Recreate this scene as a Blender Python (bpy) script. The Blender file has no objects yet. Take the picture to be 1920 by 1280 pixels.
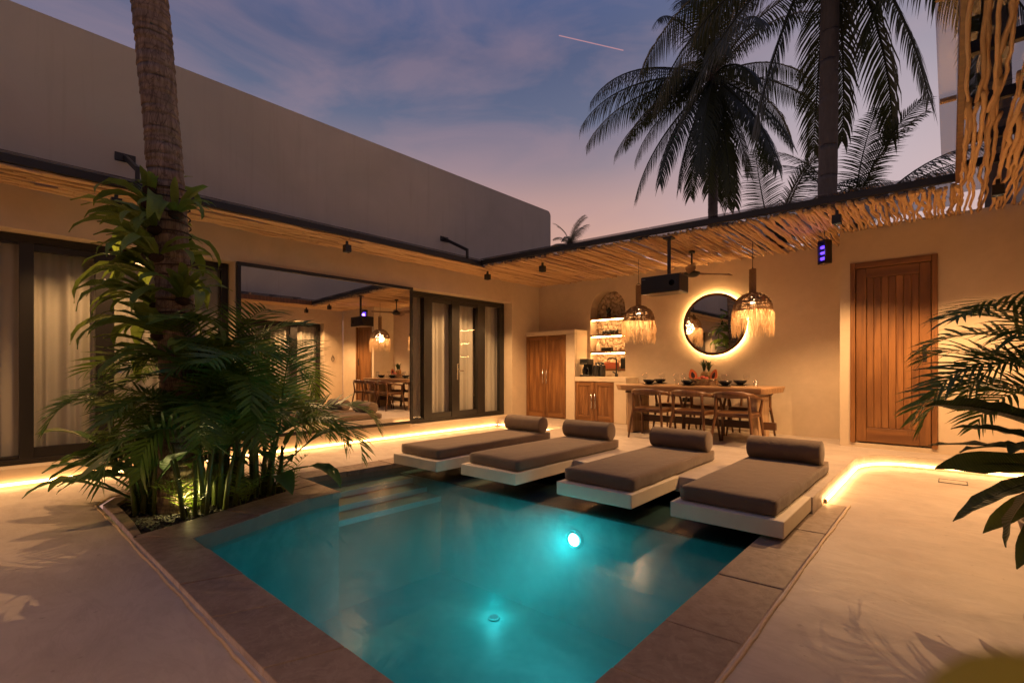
import bpy, bmesh, math, random
from mathutils import Vector, Matrix, noise
R = math.radians
random.seed(7)
scene = bpy.context.scene
COL = scene.collection

# ------------------------------------------------------------------ camera
cam_d = bpy.data.cameras.new('camera'); cam = bpy.data.objects.new('camera', cam_d); COL.objects.link(cam)
cam.location = (0, 0, 1.14); cam.rotation_euler = (R(90), 0, R(42.2))
cam_d.sensor_width = 36; cam_d.lens = 16.99; cam_d.shift_y = 50/1920
cam_d.clip_start = 0.02; cam_d.clip_end = 2000
cam_d.dof.use_dof = True; cam_d.dof.focus_distance = 5.0; cam_d.dof.aperture_fstop = 3.2
scene.camera = cam
scene.cycles.max_bounces = 7; scene.cycles.transparent_max_bounces = 16; scene.cycles.volume_bounces = 1
scene.view_settings.view_transform = 'Standard'; scene.view_settings.look = 'None'
scene.view_settings.exposure = 0.0; scene.view_settings.gamma = 1.0

# ------------------------------------------------------------------ dusk sky
world = bpy.data.worlds.new('World'); scene.world = world; world.use_nodes = True
nt = world.node_tree; nt.nodes.clear()
def N(t, **kw):
    n = nt.nodes.new(t)
    for k, v in kw.items(): setattr(n, k, v)
    return n
def lk(a, b): nt.links.new(a, b)
def wmath(op, a, b=None):
    n = N('ShaderNodeMath', operation=op)
    for i, v in enumerate((a, b)):
        if v is None: continue
        if isinstance(v, (int, float)): n.inputs[i].default_value = v
        else: lk(v, n.inputs[i])
    return n.outputs[0]
def wvdot(a, v):
    n = N('ShaderNodeVectorMath', operation='DOT_PRODUCT'); lk(a, n.inputs[0]); n.inputs[1].default_value = v
    return n.outputs['Value']
def wmix(fac, a, b, blend='MIX'):
    n = N('ShaderNodeMix', data_type='RGBA', blend_type=blend)
    if isinstance(fac, (int, float)): n.inputs[0].default_value = fac
    else: lk(fac, n.inputs[0])
    for i, v in ((6, a), (7, b)):
        if isinstance(v, tuple): n.inputs[i].default_value = v + (1,)
        else: lk(v, n.inputs[i])
    return n.outputs[2]
tc = N('ShaderNodeTexCoord'); gdir = tc.outputs['Generated']
sep = N('ShaderNodeSeparateXYZ'); lk(gdir, sep.inputs[0])
ramp = N('ShaderNodeValToRGB'); lk(sep.outputs['Z'], ramp.inputs[0])
els = ramp.color_ramp.elements
stops = [(0.0, (.66, .36, .27)), (.24, (.68, .38, .29)), (.31, (.54, .325, .285)), (.38, (.28, .22, .265)), (.45, (.125, .145, .235)), (.54, (.080, .105, .205)), (.66, (.080, .115, .26)), (1.0, (.07, .095, .26))]
els[0].position, els[0].color = stops[0][0], stops[0][1] + (1,)
els[1].position, els[1].color = stops[-1][0], stops[-1][1] + (1,)
for p, c in stops[1:-1]:
    e = els.new(p); e.color = c + (1,)
# soft streaky clouds
mp = N('ShaderNodeMapping'); mp.inputs['Scale'].default_value = (1.5, 1.5, 4.2); mp.inputs['Rotation'].default_value = (R(24), R(-26), 0); lk(gdir, mp.inputs[0])
nz = N('ShaderNodeTexNoise'); nz.inputs['Scale'].default_value = 2.3; nz.inputs['Detail'].default_value = 7; nz.inputs['Roughness'].default_value = .56; nz.inputs['Distortion'].default_value = .6; lk(mp.outputs[0], nz.inputs[0])
cr = N('ShaderNodeValToRGB'); lk(nz.outputs[0], cr.inputs[0])
cr.color_ramp.elements[0].position = .44; cr.color_ramp.elements[1].position = .66
cloud = wmix(wmath('MULTIPLY', cr.outputs[0], .28), ramp.outputs[0], (.45, .275, .30))
# afterglow behind the palms
glow = wmath('POWER', wmath('MAXIMUM', wvdot(gdir, Vector((-.10, .95, .30)).normalized()), 0.0), 26.0)
skyc = wmix(wmath('MULTIPLY', glow, .75), cloud, (.58, .49, .54))
# the short vapour trail
def pdir(px, py):
    A = R(42.2); r = Vector((math.cos(A), math.sin(A), 0)); f = Vector((-math.sin(A), math.cos(A), 0))
    return (f + r*((px-960)/906) + Vector((0, 0, 1))*((690-py)/906)).normalized()
t0, t1 = pdir(1048, 67), pdir(1169, 95)
tn = t0.cross(t1).normalized(); tm = (t0+t1).normalized(); half = math.cos(t0.angle(t1)/2)
across = wmath('SUBTRACT', 1.0, wmath('MINIMUM', wmath('MULTIPLY', wmath('ABSOLUTE', wvdot(gdir, tn)), 900.0), 1.0))
along = wmath('GREATER_THAN', wvdot(gdir, tm), half)
skyc = wmix(wmath('MULTIPLY', wmath('MULTIPLY', across, along), .75), skyc, (.75, .34, .33))
sky = N('ShaderNodeTexSky', sky_type='NISHITA'); sky.sun_disc = False; sky.sun_elevation = R(0.5); sky.sun_rotation = R(-8)
bg1 = N('ShaderNodeBackground'); lk(skyc, bg1.inputs[0]); bg1.inputs[1].default_value = 1.0
bg2 = N('ShaderNodeBackground'); lk(sky.outputs[0], bg2.inputs[0]); bg2.inputs[1].default_value = 0.01
add = N('ShaderNodeAddShader'); lk(bg1.outputs[0], add.inputs[0]); lk(bg2.outputs[0], add.inputs[1])
out = N('ShaderNodeOutputWorld'); lk(add.outputs[0], out.inputs[0])

# ------------------------------------------------------------------ materials
MATS = {}
class Mat:
    def __init__(s, name):
        s.m = bpy.data.materials.new(name); s.m.use_nodes = True; s.t = s.m.node_tree; s.t.nodes.clear()
        s.out = s.t.nodes.new('ShaderNodeOutputMaterial'); MATS[name] = s.m
        s._tc = None
    def n(s, t, **kw):
        x = s.t.nodes.new(t)
        for k, v in kw.items(): setattr(x, k, v)
        return x
    def l(s, a, b): s.t.links.new(a, b)
    def coord(s, which='Object', scale=(1, 1, 1), rot=(0, 0, 0)):
        if s._tc is None: s._tc = s.n('ShaderNodeTexCoord')
        m = s.n('ShaderNodeMapping'); m.inputs['Scale'].default_value = scale; m.inputs['Rotation'].default_value = rot
        s.l(s._tc.outputs[which], m.inputs[0]); return m.outputs[0]
    def world(s, scale=(1, 1, 1)):
        g = s.n('ShaderNodeNewGeometry'); m = s.n('ShaderNodeMapping'); m.inputs['Scale'].default_value = scale
        s.l(g.outputs['Position'], m.inputs[0]); return m.outputs[0]
    def noise(s, co, scale, detail=4, rough=.55, dist=0):
        x = s.n('ShaderNodeTexNoise'); s.l(co, x.inputs[0]); x.inputs['Scale'].default_value = scale
        x.inputs['Detail'].default_value = detail; x.inputs['Roughness'].default_value = rough; x.inputs['Distortion'].default_value = dist
        return x.outputs[0]
    def ramp(s, fac, *stops):
        x = s.n('ShaderNodeValToRGB'); s.l(fac, x.inputs[0]); e = x.color_ramp.elements
        def c4(c): return (c, c, c, 1) if isinstance(c, (int, float)) else tuple(c) + (1,)
        e[0].position, e[0].color = stops[0][0], c4(stops[0][1]); e[1].position, e[1].color = stops[-1][0], c4(stops[-1][1])
        for p, c in stops[1:-1]: k = e.new(p); k.color = c4(c)
        return x.outputs[0]
    def mix(s, fac, a, b, blend='MIX'):
        x = s.n('ShaderNodeMix', data_type='RGBA', blend_type=blend)
        if isinstance(fac, (int, float)): x.inputs[0].default_value = fac
        else: s.l(fac, x.inputs[0])
        for i, v in ((6, a), (7, b)):
            if isinstance(v, tuple): x.inputs[i].default_value = v + (1,)
            else: s.l(v, x.inputs[i])
        return x.outputs[2]
    def bump(s, h, strength=.3, dist=.01, prev=None):
        x = s.n('ShaderNodeBump'); x.inputs['Strength'].default_value = strength; x.inputs['Distance'].default_value = dist; s.l(h, x.inputs['Height'])
        if prev: s.l(prev, x.inputs['Normal'])
        return x.outputs[0]
    def pbr(s, col, rough=.6, metal=0, bump=None, spec=.5, **kw):
        p = s.n('ShaderNodeBsdfPrincipled')
        def put(k, v):
            i = p.inputs[k]
            if isinstance(v, (int, float)): i.default_value = v
            elif isinstance(v, tuple): i.default_value = v + (1,) if len(v) == 3 else v
            else: s.l(v, i)
        put('Base Color', col); put('Roughness', rough); put('Metallic', metal); put('Specular IOR Level', spec)
        for k, v in kw.items(): put(k.replace('_', ' '), v)
        if bump: s.l(bump, p.inputs['Normal'])
        s.l(p.outputs[0], s.out.inputs[0]); return p
    def rnd(s):
        return s.n('ShaderNodeObjectInfo').outputs['Random']

def plaster(name, a, b, bs=.25):
    m = Mat(name); w = m.world()
    n1 = m.noise(w, 1.3, 6, .6, .8); n2 = m.noise(w, 9, 5, .6); n3 = m.noise(w, 60, 3)
    c = m.mix(m.ramp(n1, (.3, 0.0), (.7, 1.0)), a, b); c = m.mix(m.ramp(n2, (.35, 0.0), (.75, .25)), c, tuple(x*.8 for x in a))
    bp = m.bump(n3, bs*.6, .003, m.bump(n1, bs, .03))
    m.pbr(c, m.ramp(n2, (.3, .55), (.7, .75)), bump=bp, spec=.3)
plaster('plaster', (.55, .44, .31), (.63, .51, .37))
m = Mat('plaster_upper'); w = m.world(); n1 = m.noise(w, .7, 6, .6, .8); n2 = m.noise(m.world((1, 7, .35)), 1.6, 5, .6); n3 = m.noise(w, 45, 3)
c = m.mix(m.ramp(n1, (.3, 0.0), (.7, 1.0)), (.41, .405, .355), (.48, .47, .415)); c = m.mix(m.ramp(n2, (.55, 0.0), (.8, .45)), c, (.34, .31, .26))
m.pbr(c, .8, bump=m.bump(n3, .2, .003, m.bump(n1, .2, .03)), spec=.2)
plaster('slab_cement', (.66, .58, .45), (.72, .64, .51), .15)

m = Mat('deck_cement'); w = m.world(); ws = m.world((1.1, 1.7, 1))
n1 = m.noise(w, .8, 6, .6, 1.2); n2 = m.noise(ws, 3.0, 6, .62, .8); n3 = m.noise(w, 40, 4); n4 = m.noise(w, 17, 2)
c = m.mix(m.ramp(n1, (.3, 0.0), (.72, 1.0)), (.42, .355, .30), (.53, .455, .39))
c = m.mix(m.ramp(n2, (.48, 0.0), (.78, .42)), c, (.31, .25, .205))
c = m.mix(m.ramp(n4, (.69, 0.0), (.74, .55)), c, (.24, .19, .15)); n5 = m.noise(m.world((1, 2.2, 1)), 1.7, 7, .7, 2.2); c = m.mix(m.ramp(n5, (.50, 0.0), (.56, .22), (.64, 0.0)), c, (.30, .235, .185))
m.pbr(c, m.ramp(n2, (.3, .36), (.75, .60)), bump=m.bump(n3, .12, .002, m.bump(n2, .35, .02)), spec=.45)

m = Mat('coping_stone'); w = m.world(); r = m.rnd()
n1 = m.noise(w, 2.6, 7, .62, 1.0); n2 = m.noise(w, 14, 5, .65); n3 = m.noise(w, 70, 3)
c = m.mix(m.ramp(n1, (.32, 0.0), (.5, .5), (.7, 1.0)), (.155, .105, .078), (.30, .225, .17))
c = m.mix(m.ramp(n2, (.46, 0.0), (.7, .65)), c, (.11, .08, .062)); c = m.mix(m.ramp(m.noise(w, 5, 6, .7, 2.5), (.52, 0.0), (.57, .5), (.62, 0.0)), c, (.34, .27, .21)); c = m.mix(.35, c, m.ramp(r, (0.0, (.16, .105, .075)), (.5, (.26, .20, .155)), (1.0, (.33, .24, .175))))
m.pbr(c, m.ramp(n2, (.3, .42), (.7, .7)), bump=m.bump(n3, .35, .003, m.bump(n1, .4, .015)))

m = Mat('lip_cement'); w = m.world(); n1 = m.noise(w, 25, 4)
m.pbr(m.mix(n1, (.50, .36, .22), (.66, .50, .34)), .7, bump=m.bump(n1, .6, .01))
m = Mat('pool_stone'); w = m.world(); n1 = m.noise(w, 1.8, 6, .6, .6); n2 = m.noise(w, 13, 5)
c = m.mix(m.ramp(n1, (.3, 0.0), (.7, 1.0)), (.05, .13, .125), (.17, .30, .285)); c = m.mix(m.ramp(n2, (.45, 0.0), (.7, .5)), c, (.05, .12, .12))
m.pbr(c, .55, bump=m.bump(n2, .3, .006))
m = Mat('pool_rim_stone'); w = m.world(); n1 = m.noise(w, 6, 6, .65, .6)
m.pbr(m.mix(n1, (.10, .10, .085), (.21, .20, .165)), .6, bump=m.bump(n1, .5, .01))
lit_riser_mat = Mat('lit_riser_tone'); lit_riser_mat.pbr((.20, .40, .40), .4)  # lighter turquoise: pool lamp's light on the risers, put into the colour
m = Mat('shaded_ledge_stone'); w = m.world(); n1 = m.noise(w, 7, 6, .6)
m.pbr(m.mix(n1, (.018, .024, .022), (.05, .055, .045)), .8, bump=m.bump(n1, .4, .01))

m = Mat('water'); w = m.world((1, 1.6, 1)); n1 = m.noise(w, 2.2, 3, .5, .5); n2 = m.noise(w, 16, 3, .55)
bp = m.bump(n2, .10, .006, m.bump(n1, .14, .03))
fr = m.n('ShaderNodeFresnel'); fr.inputs['IOR'].default_value = 1.33; m.l(bp, fr.inputs['Normal'])
tr = m.n('ShaderNodeBsdfTransparent'); tr.inputs[0].default_value = (.62, .93, .95, 1)
gl = m.n('ShaderNodeBsdfGlossy'); gl.inputs['Roughness'].default_value = .20; gl.inputs[0].default_value = (1, 1, 1, 1); m.l(bp, gl.inputs['Normal'])
mx = m.n('ShaderNodeMixShader'); m.l(fr.outputs[0], mx.inputs[0]); m.l(tr.outputs[0], mx.inputs[1]); m.l(gl.outputs[0], mx.inputs[2]); m.l(mx.outputs[0], m.out.inputs[0])

m = Mat('water_body'); pv = m.n('ShaderNodeVolumePrincipled'); pv.inputs['Color'].default_value = (.10, .80, .80, 1); pv.inputs['Density'].default_value = .30; pv.inputs['Absorption Color'].default_value = (.06, .60, .60, 1); m.l(pv.outputs[0], m.out.inputs['Volume'])
def wood(name, a, b, c3, axis=2, rough=.45, gscale=1.0):
    m = Mat(name); sc = [7*gscale, 7*gscale, 7*gscale]; sc[axis] = .55*gscale
    co = m.coord('Object', tuple(sc)); r = m.rnd()
    ad = m.n('ShaderNodeVectorMath', operation='ADD'); m.l(co, ad.inputs[0])
    cmb = m.n('ShaderNodeCombineXYZ'); mu = m.n('ShaderNodeMath', operation='MULTIPLY'); m.l(r, mu.inputs[0]); mu.inputs[1].default_value = 37
    for i in range(3): m.l(mu.outputs[0], cmb.inputs[i])
    m.l(cmb.outputs[0], ad.inputs[1]); co = ad.outputs[0]
    n1 = m.noise(co, 1.1, 5, .6, 1.8)
    wv = m.n('ShaderNodeTexWave', wave_type='RINGS'); m.l(co, wv.inputs[0]); wv.inputs['Scale'].default_value = .55; wv.inputs['Distortion'].default_value = 6; wv.inputs['Detail'].default_value = 3; wv.inputs['Detail Scale'].default_value = 1.3
    n2 = m.noise(co, 9, 4, .6)
    c = m.mix(m.ramp(wv.outputs[0], (.15, 0.0), (.75, 1.0)), a, b); c = m.mix(m.ramp(n1, (.45, 0.0), (.72, .85)), c, c3)
    c = m.mix(m.ramp(n2, (.5, 0.0), (.8, .45)), c, tuple(x*.5 for x in c3)); c = m.mix(m.ramp(r, (0.0, 0.0), (1.0, .35)), c, tuple(x*.7 for x in b))
    m.pbr(c, rough, bump=m.bump(n2, .15, .003))
wood('teak', (.17, .066, .018), (.26, .112, .034), (.070, .025, .008))
wood('teak_x', (.17, .066, .018), (.26, .112, .034), (.070, .025, .008), axis=0)
wood('table_wood', (.40, .22, .10), (.50, .30, .15), (.26, .13, .055), axis=0, rough=.4)
wood('table_leg_wood', (.46, .29, .16), (.56, .38, .22), (.32, .19, .09), axis=2)
wood('dark_wood', (.12, .05, .02), (.17, .075, .03), (.065, .028, .012), axis=2, rough=.38)
wood('rail_wood', (.07, .03, .014), (.11, .05, .024), (.04, .018, .009), axis=0, rough=.4)
m = Mat('branch_wood'); co = m.coord('Object', (3, 1, 3)); r = m.rnd(); n1 = m.noise(co, 3, 5); n2 = m.noise(co, 30, 3)
c = m.mix(n1, (.56, .36, .18), (.70, .49, .28)); c = m.mix(m.ramp(r, (0.0, 0.0), (.6, .15), (1.0, .75)), c, (.33, .20, .10)); c = m.mix(m.ramp(n2, (.62, 0.0), (.74, .6)), c, (.20, .10, .045))
m.pbr(c, .62, bump=m.bump(n2, .3, .004))
def plain(name, col, rough=.5, metal=0, spec=.5, var=.12, sc=30):
    m = Mat(name); n1 = m.noise(m.coord('Object'), sc, 4)
    m.pbr(m.mix(n1, tuple(x*(1-var) for x in col), tuple(min(1, x*(1+var)) for x in col)), rough, metal, spec=spec, bump=m.bump(n1, .06, .002))
plain('black_metal', (.012, .012, .013), .42); plain('black_frame', (.014, .012, .011), .35)
plain('steel', (.62, .60, .56), .22, 1.0); plain('black_plastic', (.014, .014, .014), .3)
plain('black_ceramic', (.018, .018, .019), .22); plain('red_box', (.30, .07, .03), .5); plain('cream_bottle', (.62, .55, .45), .35)
plain('soil', (.018, .014, .011), .95, sc=20); plain('pebble', (.035, .03, .027), .8)
plain('papaya_skin', (.42, .20, .04), .45); plain('papaya_flesh', (.60, .13, .035), .4); plain('papaya_seed', (.03, .012, .01), .4)
plain('pineapple', (.30, .17, .05), .6, var=.4); plain('apple', (.38, .06, .03), .35, var=.3); plain('wicker', (.28, .16, .075), .7, var=.4, sc=80)
plain('niche_stone', (.50, .38, .27), .75, var=.25, sc=8); plain('grout', (.30, .22, .15), .9)
plain('trunk_band', (.03, .02, .014), .8); plain('coir', (.04, .022, .012), .95, var=.5, sc=60)
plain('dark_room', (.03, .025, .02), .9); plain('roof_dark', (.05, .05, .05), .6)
m = Mat('fabric'); co = m.coord('Object'); n1 = m.noise(co, 3, 4, .5); n2 = m.noise(co, 220, 2, .5)
m.pbr(m.mix(n1, (.135, .093, .065), (.165, .118, .084)), .92, bump=m.bump(n2, .35, .002, m.bump(m.noise(m.coord('Object', (1, .6, 1)), 7, 4, .55, .8), .55, .02)), spec=.2, Sheen_Weight=.25)
m = Mat('curtain'); n1 = m.noise(m.coord('Object', (1, 1, .2)), 20, 3)
p = m.n('ShaderNodeBsdfDiffuse'); p.inputs[0].default_value = (.62, .58, .51, 1); t = m.n('ShaderNodeBsdfTranslucent'); t.inputs[0].default_value = (.5, .44, .36, 1)
mx = m.n('ShaderNodeMixShader'); mx.inputs[0].default_value = .3; m.l(p.outputs[0], mx.inputs[1]); m.l(t.outputs[0], mx.inputs[2]); m.l(mx.outputs[0], m.out.inputs[0])
def glassy(name, tint, ior=1.45, rough=0.0):
    m = Mat(name); fr = m.n('ShaderNodeFresnel'); fr.inputs[0].default_value = ior
    tr = m.n('ShaderNodeBsdfTransparent'); tr.inputs[0].default_value = tint + (1,); gl = m.n('ShaderNodeBsdfGlossy'); gl.inputs['Roughness'].default_value = rough
    gm_ = m.n('ShaderNodeNewGeometry'); inv = m.n('ShaderNodeMath', operation='SUBTRACT'); inv.inputs[0].default_value = 1; m.l(gm_.outputs['Backfacing'], inv.inputs[1])
    mu = m.n('ShaderNodeMath', operation='MULTIPLY'); m.l(fr.outputs[0], mu.inputs[0]); m.l(inv.outputs[0], mu.inputs[1])
    mx = m.n('ShaderNodeMixShader'); m.l(mu.outputs[0], mx.inputs[0]); m.l(tr.outputs[0], mx.inputs[1]); m.l(gl.outputs[0], mx.inputs[2]); m.l(mx.outputs[0], m.out.inputs[0])
glassy('window_glass', (.95, .95, .94), 1.5); glassy('roof_glass', (.62, .62, .64), 1.5, .05); glassy('roof_glass_dark', (.66, .65, .66), 1.5, .06); glassy('drink_glass', (.97, .97, .97), 1.6); glassy('dark_glass', (.2, .22, .24), 1.5)
m = Mat('mirror_glass'); m.pbr((.80, .80, .80), .005, 1.0)
def leafmat(name, a, b, tl=.3, rough=.42, tip=None):
    m = Mat(name); r = m.rnd(); n1 = m.noise(m.coord('Object'), 5, 3)
    c = m.mix(m.ramp(r, (0.0, 0.0), (1.0, 1.0)), a, b); c = m.mix(m.ramp(n1, (.4, 0.0), (.75, .5)), c, tip or tuple(x*.6 for x in a))
    p = m.n('ShaderNodeBsdfPrincipled'); m.l(c, p.inputs['Base Color']); p.inputs['Roughness'].default_value = rough; p.inputs['Specular IOR Level'].default_value = .4
    t = m.n('ShaderNodeBsdfTranslucent'); m.l(m.mix(.5, c, (.25, .32, .05)), t.inputs[0])
    mx = m.n('ShaderNodeMixShader'); mx.inputs[0].default_value = tl; m.l(p.outputs[0], mx.inputs[1]); m.l(t.outputs[0], mx.inputs[2]); m.l(mx.outputs[0], m.out.inputs[0])
leafmat('fern_leaf', (.15, .24, .035), (.26, .34, .06)); leafmat('areca_leaf', (.048, .115, .018), (.085, .17, .026)); leafmat('broad_leaf', (.038, .11, .022), (.07, .155, .034), .22)
leafmat('coconut_leaf', (.018, .026, .010), (.035, .040, .014), .15, .5); leafmat('banana_leaf', (.030, .055, .018), (.055, .08, .025), .25, tip=(.06, .06, .03)); leafmat('pineapple_leaf', (.04, .08, .03), (.07, .11, .04), .1)
def veins(name):
    m = MATS[name]; t = m.node_tree; p = [n for n in t.nodes if n.type == 'BSDF_PRINCIPLED'][0]; tcn = t.nodes.new('ShaderNodeTexCoord'); wv = t.nodes.new('ShaderNodeTexWave'); wv.bands_direction = 'X'; wv.inputs['Scale'].default_value = 22; wv.inputs['Distortion'].default_value = 1.5; wv.inputs['Detail'].default_value = 2
    b = t.nodes.new('ShaderNodeBump'); b.inputs['Strength'].default_value = .5; b.inputs['Distance'].default_value = .004; t.links.new(tcn.outputs['Object'], wv.inputs[0]); t.links.new(wv.outputs[0], b.inputs['Height']); t.links.new(b.outputs[0], p.inputs['Normal'])
for nm_ in ('banana_leaf', 'broad_leaf', 'fern_leaf'): veins(nm_)
leafmat('near_leaf', (.16, .14, .012), (.2, .16, .015), .3, tip=(.05, .07, .01))
plain('stem_green', (.10, .13, .03), .45, var=.35, sc=12); plain('rachis', (.12, .12, .035), .5, var=.3, sc=10); plain('dry_leaf', (.16, .085, .035), .8, var=.4)
m = Mat('trunk_bark'); w = m.coord('Object'); n1 = m.noise(m.coord('Object', (9, 9, 1.6)), 3, 5, .65); n2 = m.noise(w, 30, 4)
vo = m.n('ShaderNodeTexVoronoi'); m.l(m.coord('Object', (34, 34, 7)), vo.inputs[0]); vo.inputs['Scale'].default_value = 1.0; vo.feature = 'DISTANCE_TO_EDGE'
c = m.mix(m.ramp(n1, (.35, 0.0), (.65, 1.0)), (.15, .108, .08), (.31, .235, .18)); wv = m.n('ShaderNodeTexWave', wave_type='BANDS', bands_direction='Z'); m.l(w, wv.inputs[0]); wv.inputs['Scale'].default_value = 2.9; wv.inputs['Distortion'].default_value = 4.5; wv.inputs['Detail'].default_value = 4; wv.inputs['Detail Scale'].default_value = 1.5
c = m.mix(m.ramp(wv.outputs[0], (0.0, .42), (.16, 0.0)), c, (.07, .05, .036))
c = m.mix(m.ramp(vo.outputs[0], (0.0, .8), (.06, 0.0)), c, (.07, .048, .036))
m.pbr(c, .85, bump=m.bump(n1, .6, .02, m.bump(vo.outputs[0], .4, .012)), spec=.2)
m = Mat('palm_grey'); n1 = m.noise(m.coord('Object', (5, 5, 1.5)), 3, 5, .65); m.pbr(m.mix(n1, (.07, .066, .064), (.16, .15, .14)), .9, bump=m.bump(n1, .5, .02), spec=.2)
m = Mat('woven'); n1 = m.noise(m.coord('Object'), 60, 3); m.pbr(m.mix(n1, (.20, .115, .058), (.38, .245, .135)), .8, spec=.15)
m = Mat('raffia'); n1 = m.noise(m.coord('Object', (40, 40, 4)), 1.5, 3); c = m.mix(n1, (.55, .37, .20), (.75, .56, .34))
p = m.n('ShaderNodeBsdfDiffuse'); m.l(c, p.inputs[0]); t = m.n('ShaderNodeBsdfTranslucent'); m.l(c, t.inputs[0])
mx = m.n('ShaderNodeMixShader'); mx.inputs[0].default_value = .55; m.l(p.outputs[0], mx.inputs[1]); m.l(t.outputs[0], mx.inputs[2]); m.l(mx.outputs[0], m.out.inputs[0])
def emit(name, col, s):
    m = Mat(name); e = m.n('ShaderNodeEmission'); e.inputs[0].default_value = col + (1,); e.inputs[1].default_value = s; m.l(e.outputs[0], m.out.inputs[0])
WARM = (1.0, .53, .19); WARM2 = (1.0, .545, .225)
emit('led', WARM, 17.0); emit('led_mirror', WARM, 150.0); emit('led_shelf', WARM, 75.0); emit('bulb', (1, .68, .36), 22.0); emit('spot_lens', (1, .7, .4), 4.0)
emit('uv_tube', (.13, .05, 1.0), 3.0); emit('pool_lens', (.55, .95, 1.0), 40.0); emit('pool_lens_dim', (.12, .55, .6), .5)

# ------------------------------------------------------------------ mesh helpers
class MB:
    def __init__(s): s.v = []; s.f = []; s.smooth = []
    def add(s, vs, fs, sm=False):
        o = len(s.v); s.v += [tuple(v) for v in vs]; s.f += [tuple(i+o for i in f) for f in fs]; s.smooth += [sm]*len(fs); return s
    def box(s, x0, x1, y0, y1, z0, z1):
        return s.add([(x0, y0, z0), (x1, y0, z0), (x1, y1, z0), (x0, y1, z0), (x0, y0, z1), (x1, y0, z1), (x1, y1, z1), (x0, y1, z1)],
                     [(3, 2, 1, 0), (4, 5, 6, 7), (0, 1, 5, 4), (1, 2, 6, 5), (2, 3, 7, 6), (3, 0, 4, 7)])
    def quad(s, a, b, c, d): return s.add([a, b, c, d], [(0, 1, 2, 3)])
    def bar(s, p0, p1, w, h=None, up=(0, 0, 1)):
        h = h or w; p0 = Vector(p0); p1 = Vector(p1); d = (p1-p0).normalized(); u = Vector(up)
        if abs(d.dot(u)) > .98: u = Vector((0, 1, 0))
        sx = d.cross(u).normalized(); uu = sx.cross(d).normalized(); vs = []
        for p in (p0, p1):
            for a, b in ((-1, -1), (1, -1), (1, 1), (-1, 1)): vs.append(p + sx*a*w/2 + uu*b*h/2)
        return s.add(vs, [(3, 2, 1, 0), (4, 5, 6, 7), (0, 1, 5, 4), (1, 2, 6, 5), (2, 3, 7, 6), (3, 0, 4, 7)])
    def tube(s, pts, rad, n=6, cap=True):
        pts = [Vector(p) for p in pts]; rad = rad if isinstance(rad, (list, tuple)) else [rad]*len(pts); vs = []; fs = []
        u = None
        for i, p in enumerate(pts):
            d = (pts[min(i+1, len(pts)-1)] - pts[max(i-1, 0)]).normalized()
            if u is None: u = d.orthogonal().normalized()
            else:
                u = u - d*u.dot(d)
                u = u.normalized() if u.length > 1e-6 else d.orthogonal().normalized()
            w = d.cross(u)
            for k in range(n):
                a = 2*math.pi*k/n; vs.append(p + (u*math.cos(a) + w*math.sin(a))*rad[i])
        for i in range(len(pts)-1):
            for k in range(n): fs.append((i*n+k, i*n+(k+1) % n, (i+1)*n+(k+1) % n, (i+1)*n+k))
        if cap: fs.append(tuple(range(n-1, -1, -1))); fs.append(tuple((len(pts)-1)*n+k for k in range(n)))
        return s.add(vs, fs, True)
    def lathe(s, prof, n=20, c=(0, 0, 0), axis='Z', capb=True, capt=True):
        vs = []; fs = []
        for r, h in prof:
            for k in range(n):
                a = 2*math.pi*k/n; x, y = r*math.cos(a), r*math.sin(a)
                v = {'Z': (x, y, h), 'X': (h, x, y), 'Y': (y, h, x)}[axis]; vs.append((v[0]+c[0], v[1]+c[1], v[2]+c[2]))
        for i in range(len(prof)-1):
            for k in range(n): fs.append((i*n+k, i*n+(k+1) % n, (i+1)*n+(k+1) % n, (i+1)*n+k))
        nf = len(fs)
        if capb: fs.append(tuple(range(n-1, -1, -1)))
        if capt: fs.append(tuple((len(prof)-1)*n+k for k in range(n)))
        s.add(vs, fs, True)
        for q in range(len(fs)-nf): s.smooth[-1-q] = False
        return s
    def prism(s, poly, z0, z1):
        n = len(poly); vs = [(x, y, z0) for x, y in poly] + [(x, y, z1) for x, y in poly]
        return s.add(vs, [tuple(range(n-1, -1, -1)), tuple(range(n, 2*n))] + [(i, (i+1) % n, n+(i+1) % n, n+i) for i in range(n)])
    def mesh(s, name):
        me = bpy.data.meshes.new(name); me.from_pydata(s.v, [], s.f)
        me.polygons.foreach_set('use_smooth', s.smooth); me.update(); return me
    def build(s, name, mat, parent=None, bevel=0, kind=None, seg=2):
        return link(name, s.mesh(name), mat, parent, bevel, kind, seg)
def link(name, me, mat, parent=None, bevel=0, kind=None, seg=2):
    o = bpy.data.objects.new(name, me); COL.objects.link(o)
    if mat and not me.materials: me.materials.append(MATS[mat])
    if parent: o.parent = parent
    if kind: o['kind'] = kind
    if bevel:
        b = o.modifiers.new('bevel', 'BEVEL'); b.width = bevel; b.segments = seg; b.limit_method = 'ANGLE'; b.angle_limit = R(40)
    return o
def tag(o, label, cat, group=None):
    o['label'] = label; o['category'] = cat
    if group: o['group'] = group
    return o
def thing(name, label, cat, loc=(0, 0, 0), rz=0, group=None):
    o = bpy.data.objects.new(name, None); COL.objects.link(o); o.location = loc; o.rotation_euler = (0, 0, rz); o.empty_display_size = .1
    return tag(o, label, cat, group)
def inst(name, me, parent, loc=(0, 0, 0), rot=(0, 0, 0), sc=1):
    o = bpy.data.objects.new(name, me); COL.objects.link(o); o.parent = parent; o.location = loc; o.rotation_euler = rot
    o.scale = (sc, sc, sc) if isinstance(sc, (int, float)) else sc
    return o
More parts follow.
